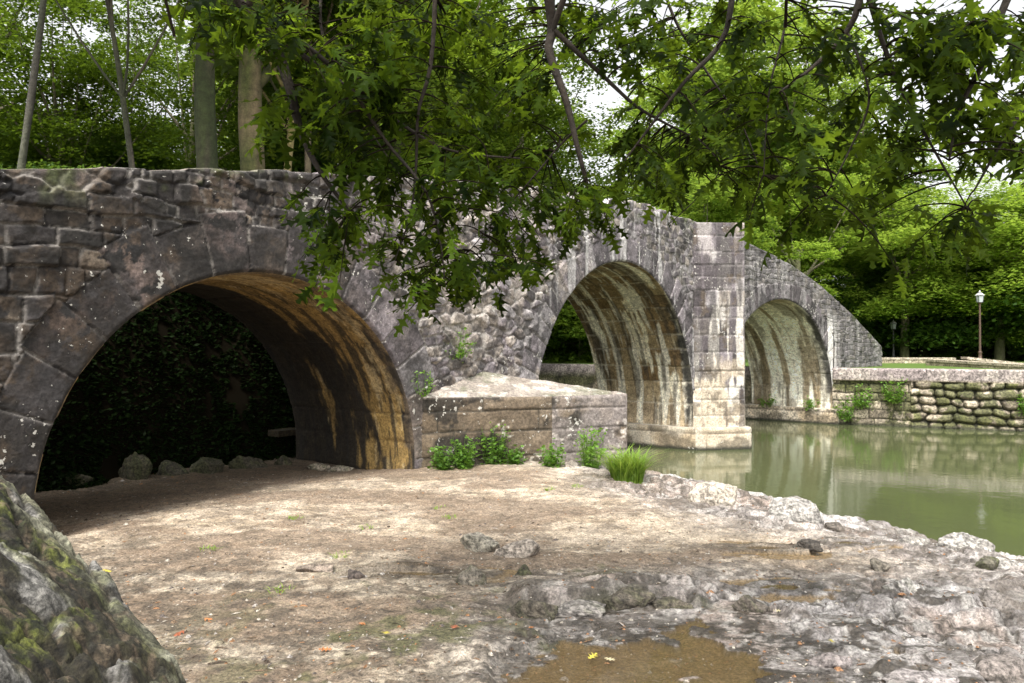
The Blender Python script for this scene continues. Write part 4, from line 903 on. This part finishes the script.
lamp('distant dark street lamp beside the end of the bridge parapet', 893.5, 47, 2.35, M_frame)

# ------------------------------------------------------------------ weeds, grass tufts, creepers
def blades(mb, base, n, h, spread, rs, w=.008, lean=1.0):
    for _ in range(n):
        a = rs.uniform(0, 2*math.pi); r = spread*math.sqrt(rs.rand()); x = base[0]+r*math.cos(a); y = base[1]+r*math.sin(a); hh = h*rs.uniform(.5, 1.1)
        la = rs.uniform(0, 2*math.pi); ln = lean*hh*rs.uniform(.3, 1.2); wx, wy = w*math.cos(la+1.57), w*math.sin(la+1.57); V = []
        for t in (0, .35, .7, 1):
            cx = x+ln*math.cos(la)*t*t; cy = y+ln*math.sin(la)*t*t; cz = base[2]+hh*(t-.25*t**3*lean); k = (1-t**2)*.95+.05
            V += [(cx-wx*k, cy-wy*k, cz), (cx+wx*k, cy+wy*k, cz)]
        g = rs.rand(); mb.add(V, [(0, 1, 3, 2), (2, 3, 5, 4), (4, 5, 7, 6)], (g, g, g))
def herb(label, x, y, z, h, r, seed, name='weed_plant', leaf=.05, nst=14, cat='plant', mat=None, group=None):
    rs = np.random.RandomState(seed); t = thing(name, label, cat, (x, y, z), group); st = MB(); lv = []
    for _ in range(nst):
        a = rs.uniform(0, 6.28); rr = r*math.sqrt(rs.rand()); p0 = np.array([rr*.5*math.cos(a), rr*.5*math.sin(a), -.03]); p1 = np.array([rr*math.cos(a), rr*math.sin(a), h*rs.uniform(.45, 1.0)]); m = (p0+p1)/2+rs.normal(0, .03, 3)
        ts = np.linspace(0, 1, 6)[:, None]; qv = (1-ts)**2*p0+2*ts*(1-ts)*m+ts**2*p1; tube(st, qv, np.linspace(.005, .002, 6), 4)
        k = rs.rand(16); P = (1-k[:, None])**2*p0+2*k[:, None]*(1-k[:, None])*m+k[:, None]**2*p1; lv.append(P+rs.normal(0, leaf*.7, P.shape))
    st.build('stem', M_weed, t); V, Fc, c = leaf_cloud(np.concatenate(lv), leaf, rs, .7); mesh_np('foliage', V, Fc, mat or M_weed, t, c); return t
def tuft(label, x, y, z, h, r, n, seed, w=.008, group=None):
    rs = np.random.RandomState(seed); mb = MB(); blades(mb, (0, 0, -.03), n, h, r, rs, w); o = mb.build('grass_tuft', M_grass, None, True); o.location = (x, y, z); tag(o, label, 'grass', group); return o
def on_ground(px, py):
    Y = 2.05*F/(py-HY)
    for _ in range(6): z = gz((px-512)/F*Y, Y); Y = .5*Y+.5*(-z*F/(py-HY))
    x = (px-512)/F*Y; return x, Y, gz(x, Y)
x, y, z = on_ground(628, 481); tuft('tall bright grass clump on the bank edge beside the water', x, y+.1, z, .64, .24, 620, 1, .010)
x, y, z = on_ground(612, 460); tuft('smaller bright grass clump behind the tall one at the corner of the low buttress', x, y-.1, z, .50, .22, 380, 2, .010)
for i, (px, py, h, r, lb) in enumerate([(442, 469, .26, .20, 'low weed at the left foot of the low buttress beside the arch jamb'), (465, 468, .36, .18, 'broad leaved weed growing against the left face of the low buttress'), (492, 463, .48, .24, 'tallest leafy weed against the low buttress face'), (515, 463, .2, .16, 'sparse short weed under the middle of the low buttress face'),
        (553, 466, .26, .18, 'small bright weed just below the corner of the low buttress'), (577, 458, .50, .24, 'big leafy weed against the right face of the low buttress')]):
    x, y, z = on_ground(px, py); herb(lb, x, min(y, 12.9), gz(x, min(y, 12.9)), h*1.45, r*1.15, 60+i, leaf=.065, nst=int(14+50*h))
for i, (px, py, lb) in enumerate([(366, 527, 'small green tuft alone on the sand in front of the near arch'), (340, 556, 'small green tuft beside the mossy patch left of the slab'), (296, 518, 'tiny tuft on the pale sand left of the lone tuft'), (450, 517, 'tiny tuft on the pale sand above the boulder pair'), (440, 508, 'sparse sprig on a dark patch of the pale sand'), (548, 489, 'pale sprig on the sand below the big leafy weed'), (577, 486, 'tiny sprig right of the pale sprig'), (282, 590, 'small tuft in the damp sand near the mossy outcrop'), (210, 549, 'tiny tuft on sand right of the mossy outcrop ridge')]):
    x, y, z = on_ground(px, py); tuft(lb, x, y, z, .08, .09, 46, 100+i, .006)
herb('small yellowish plant rooted in the wall above the low buttress', *(P0+D1*.9-N1*.10), -.15, .5, .35, 91, leaf=.06, nst=16)
herb('sparse dry plant growing from the wall joint over the buttress left slope', *(P0+D1*.1-N1*.08), -.75, .4, .22, 92, leaf=.05, nst=9)
for i, (d, dz, lb) in enumerate([(1.0, -1.9, 'green creeper hanging down the river wall beside the far arch'), (.4, -2.4, 'leafy weed on the footing at the foot of the far arch'), (2.0, -1.7, 'small creeper on the dressed part of the river wall'), (6.1, -2.0, 'green creeper between the big stones at the right end of the river wall')]):
    a = np.array([11.96, 28.5])+np.array([.903, -.429])*d+np.array([-.429, -.903])*.10; herb(lb, a[0], a[1], dz-.25, .8, .42, 95+i, name='creeper', leaf=.10, nst=26)
for i, (S_, lb) in enumerate([(12.3, 'leafy weed on the abutment footing under the far arch, left one'), (15, 'leafy weed on the abutment footing under the far arch, right one')]):
    a = [(10.0, 30.1), (11.3, 28.9)][i]; herb(lb, a[0], a[1], -2.3, .38, .3, 110+i, leaf=.09, nst=12)

# ------------------------------------------------------------------ overhanging oak
HALF = [(0, 0), (.025, .09), (.21, .17), (.055, .24), (.07, .33), (.38, .46), (.22, .47), (.09, .53), (.10, .60), (.34, .77), (.20, .76), (.08, .79), (.06, .86), (.11, .96), (.0, 1.03)]
def oak_leaf():
    V = []; Fc = []
    for (x, y) in HALF: V.append((0, y))
    n = len(HALF)
    for sgn in (1, -1):
        b = len(V)
        for (x, y) in HALF: V.append((sgn*x, y))
        for i in range(n-1):
            q4 = (i, i+1, b+i+1, b+i); Fc.append(q4 if sgn > 0 else q4[::-1])
    V = np.array(V); z = -.35*np.abs(V[:, 0])**1.5-.16*V[:, 1]**2; return np.column_stack([V, z]), np.array(Fc)
LV, LF_ = oak_leaf()
def oak_leaves(P, Dir, Nor, size, rs):
    n = len(P); v = Dir/np.linalg.norm(Dir, axis=1)[:, None]; w = Nor-v*(Nor*v).sum(1)[:, None]; w /= np.linalg.norm(w, axis=1)[:, None]+1e-9; u = np.cross(v, w)
    s = size[:, None, None]; k = LV[None]*np.stack([rs.uniform(.85, 1.15, n), np.ones(n), rs.uniform(-.8, 3.2, n)], 1)[:, None]
    V = P[:, None]+s*(k[..., 0:1]*u[:, None]+k[..., 1:2]*v[:, None]+k[..., 2:3]*w[:, None])
    Fc = LF_[None]+np.arange(n)[:, None, None]*len(LV); c = np.repeat(rs.rand(n)**1.7, len(LV))
    return V.reshape(-1, 3), Fc.reshape(-1, 4), np.stack([c, c, c], 1)
oak = thing('oak_tree', 'overhanging oak whose leafy lobed branches hang across the top of the view', 'tree', (0, 0, 0))
def spl(pts, n=24):
    P = np.array([tuple(p) for p in pts]); m = len(P); t = np.linspace(0, m-1, n); Q = []
    for a in t:
        i = min(int(a), m-2); f = a-i; p0 = P[max(i-1, 0)]; p1 = P[i]; p2 = P[i+1]; p3 = P[min(i+2, m-1)]
        Q.append(.5*((2*p1)+(-p0+p2)*f+(2*p0-5*p1+4*p2-p3)*f*f+(-p0+3*p1-3*p2+p3)*f**3))
    return np.array(Q)
rs = np.random.RandomState(5)
BR = []                                               # (points, start radius, end radius)
def br(px_pts, Ys, r0, r1): BR.append((spl([at(a, b, Y) for (a, b), Y in zip(px_pts, Ys)]), r0, r1))
br([(500, -260), (535, -90), (552, 20), (549, 50), (566, 100), (577, 145), (588, 188)], [4.4, 4.7, 5, 5, 5, 5, 5.1], .045, .012)
br([(553, 28), (600, 72), (640, 108), (690, 135)], [5, 5.1, 5.2, 5.3], .02, .006)
br([(60, -260), (180, -60), (245, 12), (275, 50), (290, 90), (300, 130), (320, 172), (350, 212)], [4, 4.2, 4.5, 4.6, 4.6, 4.7, 4.7, 4.8], .06, .008)
br([(245, 12), (330, 75), (395, 120), (450, 150), (520, 158)], [4.5, 4.7, 4.9, 5, 5.1], .02, .005)
br([(420, -200), (434, -40), (431, 60), (418, 112), (416, 165), (410, 215), (395, 260)], [4.6, 4.6, 4.7, 4.7, 4.8, 4.8, 4.9], .018, .004)
br([(300, 40), (345, 80), (385, 140), (425, 190), (440, 240), (445, 285)], [4.4, 4.6, 4.7, 4.7, 4.8, 4.8], .016, .004)
br([(330, -60), (320, 20), (345, 90), (400, 175)], [5.4, 5.4, 5.5, 5.5], .014, .004)
br([(587, 120), (560, 145), (535, 175), (500, 215), (470, 250)], [5, 5.2, 5.2, 5.3, 5.3], .009, .003)
br([(760, -220), (735, -20), (722, 40), (686, 80), (655, 120), (625, 160)], [4.5, 4.6, 4.7, 4.7, 4.8, 4.9], .024, .005)
br([(900, -200), (865, -20), (848, 30), (815, 65), (780, 92)], [3.9, 4, 4.1, 4.2, 4.2], .024, .006)
br([(865, -20), (885, 45), (905, 95), (935, 150), (968, 208)], [4, 4.1, 4.2, 4.2, 4.3], .016, .004)
br([(790, -80), (786, 20), (770, 90), (764, 175)], [4.6, 4.6, 4.6, 4.6], .010, .003)
br([(848, 30), (870, 95), (850, 150), (826, 195)], [4.1, 4.1, 4.2, 4.2], .008, .003)
br([(1080, -160), (1012, -10), (985, 60), (960, 110), (950, 160)], [3.6, 3.7, 3.8, 3.9, 3.9], .024, .005)
br([(1130, -60), (1060, 60), (1010, 130), (975, 190)], [3.7, 3.9, 4, 4.1], .018, .005)
br([(690, 130), (720, 165), (700, 195), (668, 225)], [5.3, 5.2, 5.2, 5.2], .006, .003)
br([(640, -120), (668, 0), (700, 60), (740, 120), (760, 170)], [5.6, 5.6, 5.7, 5.7, 5.8], .014, .004)
# trunk stands outside the frame, right of the photographer
trk = spl([(4.6, -1.6, -2.3), (4.5, -1.5, 0), (4.2, -1.2, 2.5), (3.6, -.6, 4.6), (2.8, .6, 6.4)], 20)
mbl = MB(); tube(mbl, trk, np.linspace(.42, .26, 20), 16, rough=.2)
for (Pb, r0, r1) in BR:
    if Pb[0][2] > 1.9:
        s0 = Pb[0]; e0 = trk[14] if s0[0] > 1.5 else trk[19]; m = (s0+e0)/2+np.array([0, 0, .9]); ts = np.linspace(0, 1, 12)[:, None]
        tube(mbl, (1-ts)**2*e0+2*ts*(1-ts)*m+ts**2*s0, np.linspace(max(r0*2, .08), r0, 12), 8)
    tube(mbl, Pb, np.linspace(r0, r1, len(Pb)), 7, rough=.15)
# leafy sprays: regions of the hanging crown (centre px, half-size px, depth, number)
REG = [((245, 15), (70, 32), 4.3, 30), ((312, 72), (34, 44), 4.5, 22), ((300, 120), (40, 40), 4.7, 12), ((345, 195), (45, 30), 4.8, 16), ((320, 262), (24, 18), 4.8, 7), ((405, 235), (75, 42), 4.9, 34), ((445, 285), (55, 32), 4.8, 24),
       ((400, 60), (80, 60), 5.0, 44), ((395, 135), (70, 50), 5.0, 34), ((480, 60), (60, 60), 5.3, 26), ((480, 170), (60, 45), 5.2, 26), ((540, 215), (48, 42), 5.2, 30), ((540, 110), (30, 50), 5.3, 10), ((590, 195), (40, 28), 5.2, 16), ((505, 255), (40, 22), 5.1, 14), ((585, 30), (45, 30), 5.4, 14),
       ((650, 50), (35, 40), 5.4, 14), ((670, 130), (50, 55), 5.3, 34), ((650, 180), (45, 28), 5.3, 18), ((710, 60), (50, 60), 5.0, 22), ((740, 150), (50, 50), 5.2, 24), ((775, 60), (45, 60), 4.7, 20), ((790, 190), (50, 38), 4.7, 20), ((835, 110), (45, 50), 4.3, 18), ((850, 190), (45, 40), 4.3, 16),
       ((860, 30), (50, 35), 4.4, 16), ((925, 60), (50, 60), 4.1, 26), ((985, 80), (50, 70), 3.8, 30), ((990, 20), (50, 30), 3.7, 16), ((930, 140), (40, 30), 4.1, 12), ((1005, 140), (30, 28), 3.8, 12), ((900, 225), (60, 22), 4.2, 9), ((970, 215), (18, 22), 4.2, 7), ((420, 10), (200, 28), 5.6, 34), ((700, 5), (120, 22), 5.4, 18)]
allb = np.concatenate([b[0] for b in BR])
LP, LD, LN, LS = [], [], [], []
mtw = MB()
for (cx, cy), (hx, hy), Y, n in REG:
    for _ in range(int(n*(1.15 if cy < 175 and cx < 620 else .8 if cy < 175 and cx < 880 else .9 if cx >= 880 and cy < 160 else .66))):
        a = rs.uniform(0, 6.283); r = math.sqrt(rs.rand()); c = np.array(at(cx+hx*r*math.cos(a), cy+hy*r*math.sin(a), Y+rs.uniform(-.55, .75)))
        near = allb[np.argmin(((allb-c)**2).sum(1)+.5*np.clip(c[2]-allb[:, 2], 0, 9)**2)]
        dv = c-near; L = np.linalg.norm(dv)
        dirv = (dv/(L+1e-6))*.7+np.array([rs.uniform(-.5, .5), rs.uniform(-.5, .3), -.45]); dirv /= np.linalg.norm(dirv)
        end = c+dirv*.14; st = near if L < .9 else c-dv/L*.9
        m = (st+c)/2+np.array([0, 0, .06]); ts = np.linspace(0, 1, 8)[:, None]; tw = (1-ts)**2*st+2*ts*(1-ts)*m+ts**2*end
        tube(mtw, tw, np.linspace(.006, .0022, 8), 4)
        nl = rs.randint(6, 11)
        for k in range(nl):
            t = 1-.62*(k/nl)**1.1*rs.uniform(.7, 1); p = tw[0]*(1-t)**2+2*t*(1-t)*m+t*t*end
            rd = rs.normal(0, 1, 3); rd[2] = rd[2]*.5-.25; d_ = dirv*.6+rd*.75; LP.append(p+rs.normal(0, .012, 3)); LD.append(d_)
            LN.append(np.array([rs.normal(0, .55), rs.normal(0, .55)-.25, 1.0])); LS.append(rs.uniform(.07, .19))
for _ in range(280):                                   # the crown above the frame
    Y = rs.uniform(1.5, 8.5); c = np.array([rs.uniform(-.75, .75)*Y+rs.uniform(-1.5, 1.5), Y, .453*Y+rs.uniform(.25, 2.6)])
    d0 = rs.normal(0, 1, 3)*np.array([1, 1, .3]); d0 /= np.linalg.norm(d0); st = c-d0*.5; tube(mtw, [st, c+np.array([0, 0, .03]), c+d0*.3], [.006, .004, .002], 4)
    for k in range(9):
        p = st+(c+d0*.3-st)*rs.uniform(.2, 1); rd = rs.normal(0, 1, 3); rd[2] = rd[2]*.5-.25; LP.append(p); LD.append(d0*.5+rd*.75); LN.append(np.array([rs.normal(0, .5), rs.normal(0, .5), 1.0])); LS.append(rs.uniform(.11, .19))
mbl.v = [np.concatenate(mbl.v)]; mbl.f = [np.concatenate(mbl.f)]; mbl.c = [mix((.014, .011, .009), (.05, .038, .028), fbm(mbl.v[0][:, 0]*6, mbl.v[0][:, 2]*2, 1, 3, 5))]
mbl.build('trunk_and_limbs', M_bark, oak); mtw.build('twigs', M_twig, oak)
V, Fc, c = oak_leaves(np.array(LP), np.array(LD), np.array(LN), np.array(LS), rs)
mesh_np('crown', V, Fc, M_oak, oak, c)

# ------------------------------------------------------------------ fallen leaves, litter
M_fl = {}
for nm, cc in (('yellow_leaf', (.50, .42, .06)), ('rust_leaf', (.30, .09, .04)), ('orange_leaf', (.42, .17, .06)), ('cream_leaf', (.55, .48, .30))): M_fl[nm] = flat_mat(nm, cc, .55)
FL = [(388, 633, 'yellow_leaf', .11, 'bright yellow fallen leaf on the damp ground left of the puddle'), (457, 628, 'rust_leaf', .10, 'rust red fallen leaf right of the yellow one'), (360, 626, 'orange_leaf', .10, 'orange fallen leaf left of the bright yellow one'), (534, 632, 'orange_leaf', .09, 'faded orange leaf near the puddle edge'), (204, 620, 'orange_leaf', .11, 'orange brown leaf on the sand close to the mossy outcrop'), (186, 632, 'rust_leaf', .11, 'rust leaf just below the orange brown leaf by the outcrop'),
      (306, 569, 'yellow_leaf', .08, 'small yellow leaf near the thin slab'), (103, 571, 'yellow_leaf', .10, 'yellow leaf in the sand beside the ridge of the mossy outcrop'), (588, 664, 'yellow_leaf', .09, 'yellow brown leaf floating in the puddle'), (604, 660, 'cream_leaf', .09, 'cream leaf floating in the puddle beside the yellow brown one'), (772, 612, 'cream_leaf', .07, 'pale leaf on the wet rock shelf'), (830, 641, 'yellow_leaf', .08, 'yellow leaf stuck on the wet rocks right of the puddle'), (333, 651, 'orange_leaf', .09, 'orange leaf near the bottom of the sand')]
rs = np.random.RandomState(9)
for i, (px, py, mt, sz, lb) in enumerate(FL):
    x, y, z = on_ground(px, py)
    if 'floating' in lb: z = -2.083
    V, Fc, c = oak_leaves(np.array([[0, 0, 0.]]), np.array([[rs.normal(), rs.normal(), .05]]), np.array([[.1, -.25, 1.]]), np.array([sz]), rs); V = V*1.0
    o = mesh_np('fallen_leaf', V, Fc, M_fl[mt], None, c); o.location = (x, y, z+.018); tag(o, lb, 'leaf', 'fallen leaves on the bank')
M_lit = stone_mat('litter', scale=30, bump=.2, var=.3)
mb = MB(); n = 7500
for _ in range(n):
    Y = 4.0*math.exp(rs.rand()*1.15); x = rs.uniform(-.62, .62)*Y
    if x > 5.5: continue
    s = rs.uniform(.005, .016)*(1+1.6*rs.rand()**6); a = rs.uniform(0, 6.28); z = None
    mb.add([(x, Y, s)], np.zeros((0, 4), int), None); 
XY = np.concatenate(mb.v); zz = ground_z(XY[:, 0], XY[:, 1])[0]; dd = shore(XY[:, 0], XY[:, 1]); ok = (dd > .3)
XY = XY[ok]; zz = zz[ok]; mb = MB()
cols = [(.07, .05, .035), (.16, .11, .07), (.30, .16, .08), (.34, .31, .28), (.12, .10, .09), (.42, .38, .32)]
for (x, y, s), z in zip(XY, zz):
    a = rs.uniform(0, 6.28); c_, s_ = math.cos(a), math.sin(a); k = rs.rand(); cc = cols[rs.randint(6)]
    if k < .35:                                        # bit of twig or leaf
        l = s*rs.uniform(1, 2.6); w = s*.35; V = [(x+c_*l, y+s_*l, z+.006), (x-s_*w, y+c_*w, z+.010), (x-c_*l, y-s_*l, z+.004), (x+s_*w, y-c_*w, z+.006)]; mb.add(V, [(0, 1, 2, 3)], cc)
    else:
        e = s*rs.uniform(.4, .9); V = [(x+c_*s, y+s_*s, z-.002), (x-s_*e, y+c_*e, z-.002), (x-c_*s, y-s_*s, z-.002), (x+s_*e, y-c_*e, z-.002), (x+c_*s*.3, y+s_*s*.3, z+e*.8), (x-c_*s*.4, y-s_*s*.4, z+e*.6)]
        mb.add(V, [(0, 1, 5, 4), (1, 2, 5, 5), (2, 3, 5, 5), (3, 0, 4, 5)], cc)
o = mb.build('pebbles_and_litter', M_lit, None, False); tag(o, 'small pebbles, twigs and leaf crumbs scattered over the sand and mud', 'gravel', kind='stuff')
